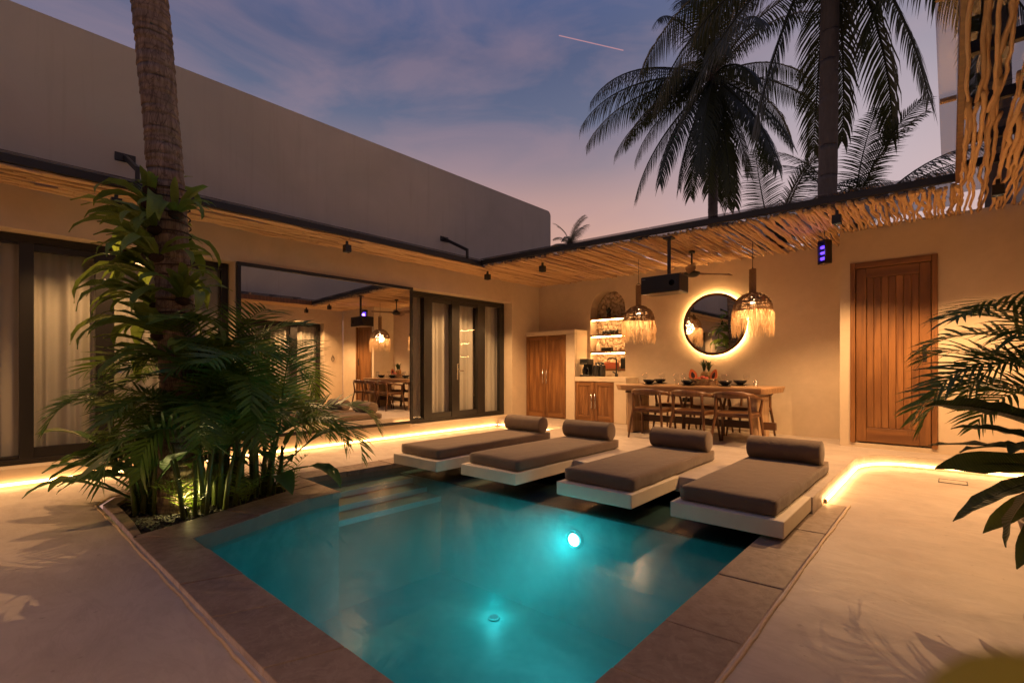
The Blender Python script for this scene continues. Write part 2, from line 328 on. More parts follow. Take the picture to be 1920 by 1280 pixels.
def copytree(src, loc=None, rz=None, label=None):
    r = src.copy(); COL.objects.link(r)
    if loc is not None: r.location = loc
    if rz is not None: r.rotation_euler = (0, 0, rz)
    if label: r['label'] = label
    for ch in src.children:
        c = ch.copy(); COL.objects.link(c); c.parent = r
        for g in ch.children:
            d = g.copy(); COL.objects.link(d); d.parent = c
    return r
def lamp(name, kind, parent, loc, energy, col, **kw):
    d = bpy.data.lights.new(name, kind); d.energy = energy; d.color = col
    for k, v in kw.items(): setattr(d, k, v)
    o = bpy.data.objects.new(name, d); COL.objects.link(o); o.parent = parent; o.location = loc; return o
def structure(o): o['kind'] = 'structure'; return o
def filled(loops, z, flip=False):
    bm = bmesh.new(); es = []
    for lp in loops:
        vs = [bm.verts.new((x, y, z)) for x, y in lp]
        es += [bm.edges.new((vs[i], vs[(i+1) % len(vs)])) for i in range(len(vs))]
    bmesh.ops.triangle_fill(bm, edges=es, use_beauty=True, use_dissolve=False, normal=(0, 0, 1))
    for f in bm.faces:
        if f.normal.z < 0: f.normal_flip()
    me = bpy.data.meshes.new('sheet'); bm.to_mesh(me); bm.free(); return me
def arc(cx, cy, r, a0, a1, n=8): return [(cx+r*math.cos(R(a0+(a1-a0)*i/n)), cy+r*math.sin(R(a0+(a1-a0)*i/n))) for i in range(n+1)]

# ------------------------------------------------------------------ ground, pool, platform
ZU = .14
hole = [(-.63, .72), (-.63, 4.80), (-1.0, 4.80), (-4.85, 4.80), (-4.85, 4.3), (-5.23, 4.3), (-5.22, 2.35), (-5.36, 2.15), (-5.56, 1.55), (-5.58, 1.1), (-5.47, .80), (-5.22, .67), (-4.07, .68)]
deck = structure(link('deck_floor', filled([[(-60, -60), (60, -60), (60, 60), (-60, 60)], hole], 0.0), 'deck_cement'))
basin = [(-.95, .99), (-.95, 4.35), (-4.93, 4.35), (-4.93, 2.24), (-4.16, 2.22), (-4.13, 1.93), (-3.75, .97)]
ZP = -1.12
bowl = MB()
for i in range(len(basin)):
    a = basin[i]; b = basin[(i+1) % len(basin)]
    bowl.quad((a[0], a[1], ZP), (b[0], b[1], ZP), (b[0], b[1], -.13), (a[0], a[1], -.13))
bowl.add([(x, y, ZP) for x, y in basin], [tuple(range(len(basin)))])
pool = structure(bowl.build('pool_basin', 'pool_stone'))
rim = MB()
for i in range(len(basin)):
    a = basin[i]; b = basin[(i+1) % len(basin)]
    rim.quad((a[0], a[1], -.13), (b[0], b[1], -.13), (b[0], b[1], -.002), (a[0], a[1], -.002))
rim.build('pool_rim', 'pool_rim_stone', pool)
LY = lambda x: 3.42 + (x+4.8)*.042       # the row of loungers runs slightly skew to the pool
shelf = MB().prism([(-.955, LY(-.95)), (-.955, 4.35), (-4.925, 4.35), (-4.925, LY(-4.93))], ZP, -.125); shelf.build('submerged_ledge', 'pool_stone', pool)
MB().prism([(-.958, LY(-.95)+.012), (-.958, 4.35), (-4.922, 4.35), (-4.922, LY(-4.93)+.012)], -.12, -.112).build('ledge_top', 'shaded_ledge_stone', pool)  # near-black sheet: shade below the lounger slabs is put into its colour
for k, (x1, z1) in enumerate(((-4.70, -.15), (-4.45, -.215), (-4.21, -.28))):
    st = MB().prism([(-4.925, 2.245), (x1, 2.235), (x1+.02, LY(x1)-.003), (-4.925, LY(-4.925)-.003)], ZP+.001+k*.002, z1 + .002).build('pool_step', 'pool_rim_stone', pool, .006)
    MB().prism([(x1+.001, 2.24), (x1+.012, 2.24), (x1+.032, LY(x1)-.004), (x1+.021, LY(x1)-.004)], z1-.05, z1+.0035).build('lit_riser', 'lit_riser_tone', st)  # pale strip painted on the riser as lamplight
body = [(x*.998-.005, y*.998+.004) for x, y in basin]
MB().prism([(-.953, LY(-.95)-.003), (-4.165, LY(-4.2)-.003), (-4.160, 2.215), (-4.125, 1.925), (-3.745, .973), (-.953, .993)], ZP+.004, -.103).build('water_body', 'water_body', pool)
water = structure(MB().add([(x, y, -.10) for x, y in basin], [tuple(range(len(basin)))]).build('water', 'water'))

coping = bpy.data.objects.new('pool_coping', None); COL.objects.link(coping); structure(coping)
def stone(poly, j=.0025):
    c = (sum(p[0] for p in poly)/len(poly), sum(p[1] for p in poly)/len(poly)); pp = []
    for x, y in poly:
        d = Vector((c[0]-x, c[1]-y)).normalized()*j*1.4; pp.append((x+d.x+random.uniform(-.002, .002), y+d.y+random.uniform(-.002, .002)))
    z = .006 + random.uniform(-.002, .003)
    MB().prism(pp, -.055, z).build('stone', 'coping_stone', coping, .004)
xs = [-3.75, -3.28, -2.72, -2.2, -1.62, -.95]; outer = lambda x: .695 + (x+4.07)*.012; inner = lambda x: .967 + (x+3.75)*.02
stone([(-4.07, .692), (-3.62, outer(-3.6)), (-3.46, inner(-3.46)-.006), (-3.75-.02, .965)])
px_, qx_ = -3.62, -3.46
for a in (-3.0, -2.5, -1.93, -1.4, -.955):
    q = a+.1 if a < -1 else a
    stone([(px_, outer(px_)), (a, outer(a)), (q, inner(q)), (qx_, inner(qx_))]); px_, qx_ = a, q
stone([(-.955, outer(-.95)), (-.632, .725), (-.632, 1.02), (-.955, 1.02)])
ys = [1.02, 1.62, 2.08, 2.74, 3.26, 3.86, 4.34, 4.80]
for a, b in zip(ys, ys[1:]): stone([(-.955, a), (-.632, a+.03), (-.632, b+.03 if b < 4.8 else b), (-.955, b)])
stone([(-4.10, .715), (-3.75, .968), (-3.94, 1.45), (-4.31, 1.33)]); stone([(-4.31, 1.33), (-3.94, 1.45), (-4.135, 1.93), (-4.53, 1.92)])
stone([(-4.53, 1.92), (-4.135, 1.93), (-4.155, 2.24), (-4.62, 2.25)]); stone([(-4.53, 1.92), (-4.62, 2.25), (-5.23, 2.25), (-5.05, 2.03)])
for a, b in ((2.25, 2.72), (2.72, 3.3), (3.3, 4.28)): stone([(-5.225, a), (-4.92, a), (-4.92, b), (-5.225, b)])
# planter rim stones on the deck side
pr = [(-4.08, .70), (-4.5, .70), (-4.86, .70), (-5.22, .69), (-5.47, .81), (-5.57, 1.1), (-5.55, 1.55), (-5.36, 2.13), (-5.07, 2.03)]
pin = [(-4.12, .75), (-4.5, .77), (-4.84, .775), (-5.17, .775), (-5.37, .88), (-5.46, 1.12), (-5.44, 1.5), (-5.28, 1.98), (-5.06, 2.02)]
for i in range(len(pr)-2): stone([pr[i], pin[i], pin[i+1], pr[i+1]], .002)
# ragged cement lips
def lip(pts, w=.0075):
    out = []
    for i in range(len(pts)-1):
        a, b = Vector(pts[i]), Vector(pts[i+1]); k = max(2, int((b-a).length/.05))
        for j in range(k): out.append(a.lerp(b, j/k))
    out.append(Vector(pts[-1])); vs = []
    P = []; Rr = []
    for i, p in enumerate(out):
        nn = noise.noise(Vector((p.x*4, p.y*4, 3)))*.010 + noise.noise(Vector((p.x*15, p.y*15, 9)))*.004
        P.append((p.x+nn, p.y+nn, .004)); Rr.append(w*(1+.35*noise.noise(Vector((p.x*9, p.y*9, 1)))))
    return MB().tube(P, Rr, 6)
l1 = lip([(-.615, .70), (-.615, 4.82)]).build('cement_lip', 'lip_cement', coping)
l2 = lip([(-.63, .69), (-4.07, .665), (-5.22, .645), (-5.49, .78), (-5.60, 1.08), (-5.58, 1.56), (-5.40, 2.16)]).build('cement_lip', 'lip_cement', coping)

# raised dining platform
edgeR = [(-.79, 4.35), (-.785, 6.45)] + [(-.785+.42*(1-math.cos(R(a))), 6.45+.66*math.sin(R(a))) for a in range(8, 91, 8)] + [(.0, 7.14), (.66, 7.15)]
edgeL = [(-6.7, 6.86), (-5.2, 6.80)] + [(-5.2+.36*math.sin(R(a)), 6.44+.36*math.cos(R(a))) for a in range(10, 91, 10)] + [(-4.83, 6.2), (-4.83, 4.35)]
plat = edgeR + [(.66, 8.6), (-6.7, 8.6)] + edgeL
platform = structure(MB().prism(plat, -.4, ZU).build('dining_platform', 'deck_cement', None, .008))

# floor hatch by the right hand strip
hz = thing('floor_hatch', 'thin square floor hatch outline set in deck by right light strip', 'hatch', (.02, 6.55, .0))
MB().box(-.10, .10, -.09, .09, .001, .004).build('cover', 'deck_cement', hz)
hf = MB()
for x0, x1, y0, y1 in ((-.11, .11, -.10, -.092), (-.11, .11, .092, .10), (-.11, -.102, -.092, .092), (.102, .11, -.092, .092)): hf.box(x0, x1, y0, y1, .001, .006)
hf.build('rim', 'black_metal', hz)
hz2 = copytree(hz, (-5.95, 1.25, 0), .1, 'thin square floor hatch outline on deck behind palm planter')

# ------------------------------------------------------------------ LED strips
def strip(label, path, z0=.03, z1=.055, off=.0):
    t = thing('led_strip', label, 'light strip', (path[0][0], path[0][1], 0), group='warm light strips along the step and wall bases')
    o = path[0]; mb = MB(); ch = MB()
    P = [Vector((x-o[0], y-o[1], 0)) for x, y in path]
    mb.tube([(p.x, p.y, (z0+z1)/2) for p in P], (z1-z0)/2, 6); mb.build('diffuser', 'led', t)
    for p in (P[0], P[-1]): ch.box(p.x-.012, p.x+.012, p.y-.012, p.y+.012, z0-.004, z1+.004)
    ch.build('end_cap', 'steel', t); return t
eo = [(x+.02, y-.02) for x, y in edgeR]; eo[0] = (-.765, 4.70); eo[-1] = (.60, 7.125)
strip('warm glowing strip curving along the step below the wooden door', eo)
strip('warm glowing strip at the foot of the left wall', [(-6.575, -3.0), (-6.575, 6.80)])
el = [(x-.02, y-.02) for x, y in edgeL][1:]; el[0] = (-6.53, 6.815); el[-1] = (-4.855, 5.6)
strip('warm glowing strip rounding the step end behind the leftmost bolster', el)

# ------------------------------------------------------------------ left wing
XW = -6.6; ZC = 2.86; ZT = 4.62
def holed(mb, x, y0, y1, z0, z1, holes, depth, sgn=-1):
    """wall face in plane x with rectangular holes (ya,yb,za,zb) and reveals of given depth"""
    yb_ = sorted({y0, y1} | {h[0] for h in holes} | {h[1] for h in holes}); zb_ = sorted({z0, z1} | {h[2] for h in holes} | {h[3] for h in holes})
    for a, b in zip(yb_, yb_[1:]):
        for c, d in zip(zb_, zb_[1:]):
            cy, cz = (a+b)/2, (c+d)/2
            if any(h[0] < cy < h[1] and h[2] < cz < h[3] for h in holes): continue
            mb.quad((x, a, c), (x, b, c), (x, b, d), (x, a, d))
    xd = x + sgn*depth
    for a, b, c, d in holes:
        mb.quad((x, a, c), (x, b, c), (xd, b, c), (xd, a, c)); mb.quad((x, a, d), (xd, a, d), (xd, b, d), (x, b, d))
        mb.quad((x, a, c), (xd, a, c), (xd, a, d), (x, a, d)); mb.quad((x, b, c), (x, b, d), (xd, b, d), (xd, b, c))
wing = thing('villa_wing', 'long pale plaster wing on the left with tall blank parapet', 'building', (XW, 0, 0))
wb = MB(); holed(wb, 0, -6, 8.6, 0, ZC+.05, [(-2.2, 2.14, .185, 2.47), (4.80, 7.28, .185, 2.47)], .28)
wb.build('wall', 'plaster', wing)
MB().quad((-.001, -6, ZC+.05), (-.001, 8.6, ZC+.05), (-.6, 8.6, ZC+.05), (-.6, -6, ZC+.05)).build('wall_cap', 'plaster', wing)
# parapet with softly rounded top corner
pp = [(-6, ZC+.06)] + [(8.56, ZC+.06)] + [(8.56-.10*(1-math.cos(R(a))), ZT-.10+.10*math.sin(R(a))) for a in range(0, 91, 15)] + [(-6, ZT)]
pb = MB(); n = len(pp); pb.add([(0, y, z) for y, z in pp] + [(-4.2, y, z) for y, z in pp], [tuple(range(n)), tuple(range(2*n-1, n-1, -1))] + [(i, n+i, n+(i+1) % n, (i+1) % n) for i in range(n)])
pb.build('parapet', 'plaster_upper', wing)
def door_unit(y0, y1, z0, z1, members, handle_y, parent, x=-.25):
    """members: list of (ya,yb) panes; the rest is black frame"""
    u = bpy.data.objects.new('glazed_door', None); COL.objects.link(u); u.parent = parent
    fr = MB(); fr.box(x-.04, x+.04, y0, y1, z1-.075, z1); fr.box(x-.04, x+.04, y0, y1, z0, z0+.05)
    e = [y0] + [v for ab in members for v in ab] + [y1]
    for i in range(0, len(e), 2): fr.box(x-.04, x+.04, e[i], e[i+1], z0+.051, z1-.076)
    fr.build('frame', 'black_frame', u, .004)
    for k, (a, b) in enumerate(members):
        MB().box(x-.012, x-.006, a-.003, b+.003, z0+.04, z1-.06).build('pane', 'window_glass', u)
        lf = MB(); lo = .10 if k in (1, 2) else .03
        lf.box(x-.03, x+.03, a+.001, b-.001, z0+.052, z0+.05+lo); lf.build('sash_rail', 'black_frame', u, .003)
        MB().box(x-.03, x+.03, a+.001, b-.001, z1-.077-(.07 if k in (1, 2) else .02), z1-.077).build('sash_rail', 'black_frame', u, .003)
    h = MB(); h.box(x+.041, x+.055, handle_y-.016, handle_y+.016, .93, 1.22); h.tube([(x+.05, handle_y, 1.09), (x+.09, handle_y, 1.09)], .012, 8); h.tube([(x+.09, handle_y-.01, 1.09), (x+.09, handle_y+.12, 1.09)], .011, 8)
    h.build('handle', 'steel', u, .003)
    return u
door_unit(-2.15, 2.13, .195, 2.465, [(-1.2, .265), (.37, .84), (1.0, 1.43), (1.55, 2.06)], .94, wing)
door_unit(4.82, 7.265, .195, 2.465, [(4.9, 5.22), (5.40, 5.86), (6.05, 6.52), (6.72, 7.14)], 5.985, wing)
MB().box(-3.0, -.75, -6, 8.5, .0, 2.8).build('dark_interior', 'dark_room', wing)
def curtain(label, x, y0, y1, z0, z1, seed, gathers=9, group='pale curtains behind the dark framed glass'):
    t = MB(); rs = random.Random(seed); n = max(40, int((y1-y0)*90)); ph = [rs.uniform(0, 6.3) for _ in range(4)]
    rows = [z0, z0+.5, (z0+z1)/2, z1-.4, z1]; vs = []; fs = []
    for j, z in enumerate(rows):
        k = 1 - .25*j/4
        for i in range(n+1):
            y = i/n*(y1-y0); d = math.sin(y*2*math.pi*gathers/1.2+ph[0]+.5*math.sin(y*5+ph[1]))*.028*k + math.sin(y*2*math.pi*gathers*.37+ph[2])*.022
            vs.append((d, y+.012*math.sin(y*23+ph[3]+j*.3), z-z0))
    for j in range(len(rows)-1):
        for i in range(n): a = j*(n+1)+i; fs.append((a, a+1, a+n+2, a+n+1))
    t.add(vs, fs, True); o = t.build('curtain', 'curtain'); o.location = (x, y0, z0); tag(o, label, 'curtain', group); return o
XCUR = XW-.40
curtain('pale curtain in the glass pane at the far left edge', XCUR, -1.4, .30, .24, 2.42, 1)
curtain('pale curtain in second pane from left beside the palm clump', XCUR, .33, .90, .24, 2.42, 2)
curtain('pale curtain mostly hidden behind the fern trunk', XCUR, .96, 1.48, .24, 2.42, 3)
curtain('pale curtain in the pane just left of the big wall mirror', XCUR, 1.50, 2.12, .24, 2.42, 4)
curtain('pale curtain in pane directly right of the big mirror', XCUR, 4.84, 5.28, .24, 2.42, 5)
curtain('pale curtain in the left leaf of the double glass door', XCUR, 5.33, 5.95, .24, 2.42, 6)
curtain('pale curtain in the handled leaf of the double glass door', XCUR, 5.99, 6.60, .24, 2.42, 7)
curtain('pale curtain in the pane nearest the tall wooden cabinet', XCUR, 6.64, 7.26, .24, 2.42, 8)

# big rectangular mirror
mt = thing('wall_mirror', 'large rectangular black framed mirror on the left wall', 'mirror', (XW+.004, 2.15, .235))
w_, h_ = 2.65, 2.23; mf = MB()
mf.box(0, .05, 0, w_, 0, .045); mf.box(0, .05, 0, w_, h_-.045, h_); mf.box(0, .05, 0, .045, .046, h_-.046); mf.box(0, .05, w_-.045, w_, .046, h_-.046); mf.build('frame', 'black_frame', mt, .003)
MB().box(.004, .03, .04, w_-.04, .04, h_-.04).build('mirror_glass', 'mirror_glass', mt)

# ------------------------------------------------------------------ back wing with arched niche
YB = 8.15
bw = thing('dining_wing', 'warm plaster back wall with arched stone niche behind the table', 'building', (0, YB, 0))
NX0, NX1, NZ0, NZS = -5.29, -4.52, 1.085, 2.265; NR = (NX1-NX0)/2; NC = (NX0+NX1)/2
arch = [(NX0, NZ0), (NX1, NZ0)] + [(NC+NR*math.cos(R(a)), NZS+NR*math.sin(R(a))) for a in range(0, 181, 12)]
me = filled([[(-6.65, 0), (-1.06, 0), (-1.06, ZC+.08), (-6.65, ZC+.08)], arch], 0)
for v in me.vertices: v.co = (v.co.x, 0, v.co.y)
me.flip_normals(); link('wall', me, 'plaster', bw)
nb = MB(); na = len(arch)
for i in range(na):
    a, b = arch[i], arch[(i+1) % na]; nb.quad((a[0], 0, a[1]), (b[0], 0, b[1]), (b[0], .26, b[1]), (a[0], .26, a[1]))
nb.build('niche_reveal', 'plaster', bw)
MB().add([(x, .26, z) for x, z in arch], [tuple(range(na-1, -1, -1))]).build('niche_back', 'grout', bw)
MB().box(-6.6, 1.2, .28, .5, 0, ZC+.02).build('rear_wall', 'plaster', bw)
# river stones lining the niche
smesh = []
for k in range(6):
    bm = bmesh.new(); bmesh.ops.create_icosphere(bm, subdivisions=2, radius=1)
    for v in bm.verts: v.co *= 1 + .22*noise.noise(v.co*1.3+Vector((k*7, 0, 0))); v.co.y *= .55
    me = bpy.data.meshes.new('stone'); bm.to_mesh(me); bm.free(); me.materials.append(MATS['niche_stone'])
    me.polygons.foreach_set('use_smooth', [True]*len(me.polygons)); smesh.append(me)
pts = []; rs = random.Random(3)
for _ in range(9000):
    x, z = rs.uniform(NX0+.02, NX1-.02), rs.uniform(NZ0+.01, NZS+NR)
    if z > NZS and math.hypot(x-NC, z-NZS) > NR-.03: continue
    rr = rs.uniform(.026, .052)
    if all((x-a)**2+(z-b)**2 > ((rr+c)*.80)**2 for a, b, c in pts): pts.append((x, z, rr))
pts = pts[:290]
for x, z, rr in pts: inst('stone', rs.choice(smesh), bw, (x, .255, z), (0, rs.uniform(0, 6.3), 0), (rr*rs.uniform(.95, 1.25), rr, rr*rs.uniform(.85, 1.15)))
for z in (2.085, 1.76, 1.435, 1.095):
    s = MB().box(NX0+.003, NX1-.003, -.015, .24, z, z+.035).build('shelf', 'teak_x', bw, .004)
    if z > 1.2: MB().box(NX0+.03, NX1-.03, .015, .035, z-.014, z-.002).build('led_bar', 'led_shelf', s)
# door block that stands forward
dw = thing('entry_wing', 'projecting plaster wall around the tall wooden door', 'building', (0, 7.5, 0))
dwm = MB()
X0, X1, Z1 = -.95, -.105, 2.475
for a, b, c, d in ((-1.06, X0, 0, ZC+.06), (X1, .66, 0, ZC+.06), (X0, X1, Z1, ZC+.06), (X0, X1, 0, .195)): dwm.quad((a, 0, c), (b, 0, c), (b, 0, d), (a, 0, d))
dwm.quad((X0, 0, .195), (X1, 0, .195), (X1, .12, .195), (X0, .12, .195)); dwm.quad((X0, 0, Z1), (X0, .12, Z1), (X1, .12, Z1), (X1, 0, Z1))
dwm.quad((X0, 0, .195), (X0, .12, .195), (X0, .12, Z1), (X0, 0, Z1)); dwm.quad((X1, 0, .195), (X1, 0, Z1), (X1, .12, Z1), (X1, .12, .195))
dwm.quad((-1.06, 0, 0), (-1.06, 0, ZC+.06), (-1.06, .655, ZC+.06), (-1.06, .655, 0)); dwm.quad((X0, .12, .195), (X1, .12, .195), (X1, .12, Z1), (X0, .12, Z1)); dwm.build('wall', 'plaster', dw)
wd = bpy.data.objects.new('door', None); COL.objects.link(wd); wd.parent = dw
df = MB(); f_ = .055
df.box(X0+.002, X0+f_, -.02, .06, .197, Z1-.002); df.box(X1-f_, X1-.002, -.02, .06, .197, Z1-.002); df.build('door_frame', 'teak', wd, .005)
MB().box(X0+f_+.001, X1-f_-.001, -.018, .06, Z1-.075, Z1-.003).build('door_frame', 'teak_x', wd, .005)
a0, a1, b0, b1 = X0+f_+.006, X1-f_-.006, .215, Z1-.08
MB().box(a0, a0+.105, .012, .055, b0, b1).build('stile', 'teak', wd, .004); MB().box(a1-.105, a1, .012, .055, b0, b1).build('stile', 'teak', wd, .004)
MB().box(a0+.106, a1-.106, .013, .055, b0, b0+.18).build('rail', 'teak_x', wd, .004); MB().box(a0+.106, a1-.106, .013, .055, b1-.12, b1).build('rail', 'teak_x', wd, .004)
xa, xb = a0+.108, a1-.108; nb_ = 7; wpl = (xb-xa)/nb_
for k in range(nb_): MB().box(xa+k*wpl+.0015, xa+(k+1)*wpl-.0015, .026, .05, b0+.182, b1-.122).build('plank', 'teak', wd, .005)
hd = MB(); hd.box(a1-.075, a1-.04, .002, .012, 1.22, 1.42); hd.tube([(a1-.058, .01, 1.34), (a1-.058, -.045, 1.34), (a1-.17, -.045, 1.34)], .010, 8); hd.build('handle', 'black_metal', wd)

# right wing (seen in the big mirror) and the house behind the camera
XR = .68
rw = thing('facing_wing', 'pale plaster wing opposite the left one, seen in the big mirror', 'building', (XR, 0, 0))
rb = MB(); holed(rb, 0, -6, 7.5, 0, ZC+.05, [(3.6, 6.9, .185, 2.47)], .28, 1); rb.build('wall', 'plaster', rw)
MB().box(0, 3, -6, 10, ZC+.06, ZT).build('parapet', 'plaster_upper', rw)
door_unit(3.62, 6.88, .195, 2.465, [(3.75, 4.45), (4.75, 5.3), (5.45, 6.0), (6.2, 6.78)], 5.38, rw, .25)
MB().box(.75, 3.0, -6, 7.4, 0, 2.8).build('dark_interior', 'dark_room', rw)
for k, (a, b) in enumerate(((3.66, 4.55), (4.65, 5.38), (5.4, 6.1), (6.14, 6.86))):
    curtain(['curtain left of the reflected pair in the big mirror', 'left curtain of the reflected door pair in the big mirror', 'right curtain of the reflected door pair in the big mirror', 'reflected curtain nearest the wooden door in the big mirror'][k], XR+.40, a, b, .24, 2.42, 20+k)
sg = thing('wall_sign', 'small dark letter o with a bar above on the wall reflected in the mirror', 'sign', (XR-.012, 7.17, 1.42))
rg = MB(); rg.tube([(0, .045*math.cos(R(a)), .065*math.sin(R(a))) for a in range(0, 361, 15)], .008, 6, False); rg.tube([(0, -.03, .095), (0, .03, .095)], .007, 6); rg.build('letter', 'black_metal', sg)
sh = thing('garden_house', 'white house with wooden upper window, seen in the round mirror', 'building', (0, -4.6, 0))
MB().box(-7.0, 1.2, -3, 0, 0, 3.1).build('wall', 'slab_cement', sh); MB().box(-7.0, 1.2, -3, -.3, 3.1, 3.45).build('roof', 'roof_dark', sh)
MB().box(-6.4, .4, -3, -.8, 3.45, 5.6).build('upper_wall', 'slab_cement', sh)
for k in range(3):
    x = -4.6+k*1.5; wn = MB(); wn.box(x, x+1.3, -.80, -.74, 3.9, 3.98); wn.box(x, x+1.3, -.80, -.74, 5.2, 5.28); wn.box(x, x+.08, -.80, -.74, 3.981, 5.199); wn.box(x+1.22, x+1.3, -.80, -.74, 3.981, 5.199)
    wo = wn.build('window', 'teak', sh, .004); MB().box(x+.08, x+1.22, -.79, -.77, 3.98, 5.2).build('pane', 'dark_glass', wo)

# ------------------------------------------------------------------ stick canopies
def stick_mesh(L, seed, r0=.016, wob=.05):
    rs = random.Random(seed); n = max(9, int(L/.10)); P = []; rr = []; off = Vector((rs.uniform(0, 99), rs.uniform(0, 99), 0)); kx = 0; kz = 0
    for i in range(n+1):
        y = L*i/n; q = noise.noise_vector(off+Vector((y*1.5, 0, 0)))*wob + noise.noise_vector(off+Vector((y*5, 7, 0)))*wob*.45
        if rs.random() < .16: kx += rs.uniform(-1, 1)*wob*.5
        P.append((q.x+kx, y, q.z*.45)); rr.append(r0*(1.12-.3*i/n)*(1+.22*noise.noise(off+Vector((y*9, 3, 1)))))
        kx *= .8
    return MB().tube(P, rr, 6).mesh('stick')
def fascia_y(x): return 5.84 + (x+5.97)*.0715
ZS = ZC + .03
def rafters(c, lst):
    for p0, p1 in lst: MB().bar(p0, p1, .05, .07).build('rafter', 'black_metal', c, .004)
grp = 'wavy branch canopies over the walkways'
# back canopy
cb = thing('branch_canopy', 'deep branch canopy over the dining table against the back wall', 'canopy', (0, 0, 0), group=grp)
long_m = [stick_mesh(2.45, 100+k, random.Random(k).uniform(.013, .019), .030) for k in range(14)]
for me in long_m: me.materials.append(MATS['branch_wood'])
x = -5.93; rs = random.Random(5); k = 0
while x < .06:
    y0 = fascia_y(x)+rs.uniform(-.02, .03); y1 = YB if x < -1.08 else 7.5
    o = inst('stick', long_m[rs.randrange(14)], cb, (x, y0, ZS+rs.uniform(-.018, .02)), (rs.uniform(-.006, .006), rs.uniform(0, 6.28) if False else 0, rs.uniform(-.012, .012)), (rs.choice((-1, 1))*rs.uniform(.9, 1.1), (y1-y0)/2.45, rs.uniform(.9, 1.2)))
    x += rs.uniform(.024, .034) if rs.random() > .06 else .05
MB().bar((-5.99, 5.82, ZS+.065), (.05, fascia_y(.05)-.02, ZS+.065), .045, .075).build('fascia', 'black_metal', cb, .004)
rafters(cb, [((xx, fascia_y(xx)+.03, ZS+.075), (xx, 8.1 if xx < -1.1 else 7.46, ZS+.21)) for xx in (-5.2, -4.2, -3.2, -2.2, -1.2, -.4)])
for k in range(6):
    xa = -5.97+k*1.0; xb = xa+.985
    g = MB().add([(xa, fascia_y(xa)-.07, ZS+.115), (xb, fascia_y(xb)-.07, ZS+.115), (xb, YB, ZS+.27), (xa, YB, ZS+.27), (xa, fascia_y(xa)-.07, ZS+.123), (xb, fascia_y(xb)-.07, ZS+.123), (xb, YB, ZS+.278), (xa, YB, ZS+.278)], [(3, 2, 1, 0), (4, 5, 6, 7), (0, 1, 5, 4), (1, 2, 6, 5), (2, 3, 7, 6), (3, 0, 4, 7)])
    g.build('roof_pane', 'roof_glass', cb)
# left canopy: branches lie along the wall
cl = thing('branch_canopy', 'narrow branch canopy along the left wall under the parapet', 'canopy', (0, 0, 0), group=grp)
ml = [stick_mesh(3.2, 200+k, .017, .035) for k in range(10)]
for me in ml: me.materials.append(MATS['branch_wood'])
for x in [XW+.03+i*.033 for i in range(18)]:
    y = -5.0 + rs.uniform(-.6, 0)
    while y < 8.0:
        L = rs.uniform(2.4, 3.4); yl = min(L, 8.1-y)
        if yl > .3 : inst('stick', ml[rs.randrange(10)], cl, (x+rs.uniform(-.008, .008), y, ZS+rs.uniform(-.012, .012)), (0, 0, rs.uniform(-.006, .006)), (rs.choice((-1, 1)), yl/3.2, 1))
        y += yl-.06
        if y > 5.8 and x > -6.0: break
MB().bar((-5.985, -5, ZS+.045), (-5.985, 5.83, ZS+.045), .045, .075).build('fascia', 'black_metal', cl, .004)
rafters(cl, [((XW+.01, y, ZS+.10), (-6.01, y, ZS+.055)) for y in (-3.5, -2, -.5, 1.0, 2.5, 4.0, 5.5, 7.0)])
for k in range(8):
    ya = -5+k*1.7; yb = ya+1.68
    MB().add([(XW+.005, ya, 3.19), (XW+.005, yb, 3.19), (-5.95, yb, ZS+.095), (-5.95, ya, ZS+.095), (XW+.005, ya, 3.198), (XW+.005, yb, 3.198), (-5.95, yb, ZS+.103), (-5.95, ya, ZS+.103)], [(0, 1, 2, 3), (7, 6, 5, 4), (0, 4, 5, 1), (1, 5, 6, 2), (2, 6, 7, 3), (3, 7, 4, 0)]).build('roof_pane', 'roof_glass', cl)
def bracket(parent, y, x0, sx):
    b = MB(); b.box(min(x0, x0+sx*.012), max(x0, x0+sx*.012), y-.09, y+.09, 3.36, 3.45); b.build('bracket_plate', 'black_metal', parent, .003)
    b = MB(); b.bar((x0+sx*.01, y, 3.41), (x0+sx*.60, y, 3.12), .035, .05); b.bar((x0+sx*.60, y, 3.14), (x0+sx*.60, y, 2.97), .035, .035); b.build('bracket_arm', 'black_metal', parent, .003)
for y in (-3.2, 1.06, 5.5): bracket(cl, y, XW, 1)
# right canopy above the camera side
cr_ = thing('branch_canopy', 'branch canopy of thick wavy sticks at upper right, over the door side', 'canopy', (0, 0, 0), group=grp)
mr = [stick_mesh(3.0, 300+k, random.Random(k).uniform(.011, .017), .034) for k in range(8)]
for me in mr: me.materials.append(MATS['branch_wood'])
x = .085
while x < XR-.02:
    y = 7.48
    while y > -4:
        L = rs.uniform(2.6, 3.6); inst('stick', mr[rs.randrange(8)], cr_, (x+rs.uniform(-.012, .012), y-L, ZS+rs.uniform(-.015, .015)), (0, 0, rs.uniform(-.008, .008)), (rs.choice((-1, 1)), L/3.0, 1)); y -= L-.05
    x += rs.uniform(.024, .036)
MB().box(.035, .075, -5, fascia_y(.05)-.03, ZS+.0, ZS+.12).build('fascia', 'dark_wood', cr_, .004)
rafters(cr_, [((.08, y, ZS+.09), (XR-.01, y, ZS+.09)) for y in (-2, -1, 0, .8, 1.6, 2.35, 3.1, 3.85, 4.6, 5.35, 6.0)])
for k in range(9):
    ya = -4.5+k*1.3; yb = ya+1.29
    MB().box(-.06 if k < 8 else .09, XR-.01, ya, min(yb, 7.49), ZS+.16, ZS+.168).build('roof_pane', 'roof_glass_dark', cr_)
    if k == 8: break
    MB().box(-.055, .034, ya-.02, ya+.015, ZS+.13, ZS+.155).build('pane_batten', 'table_leg_wood', cr_)
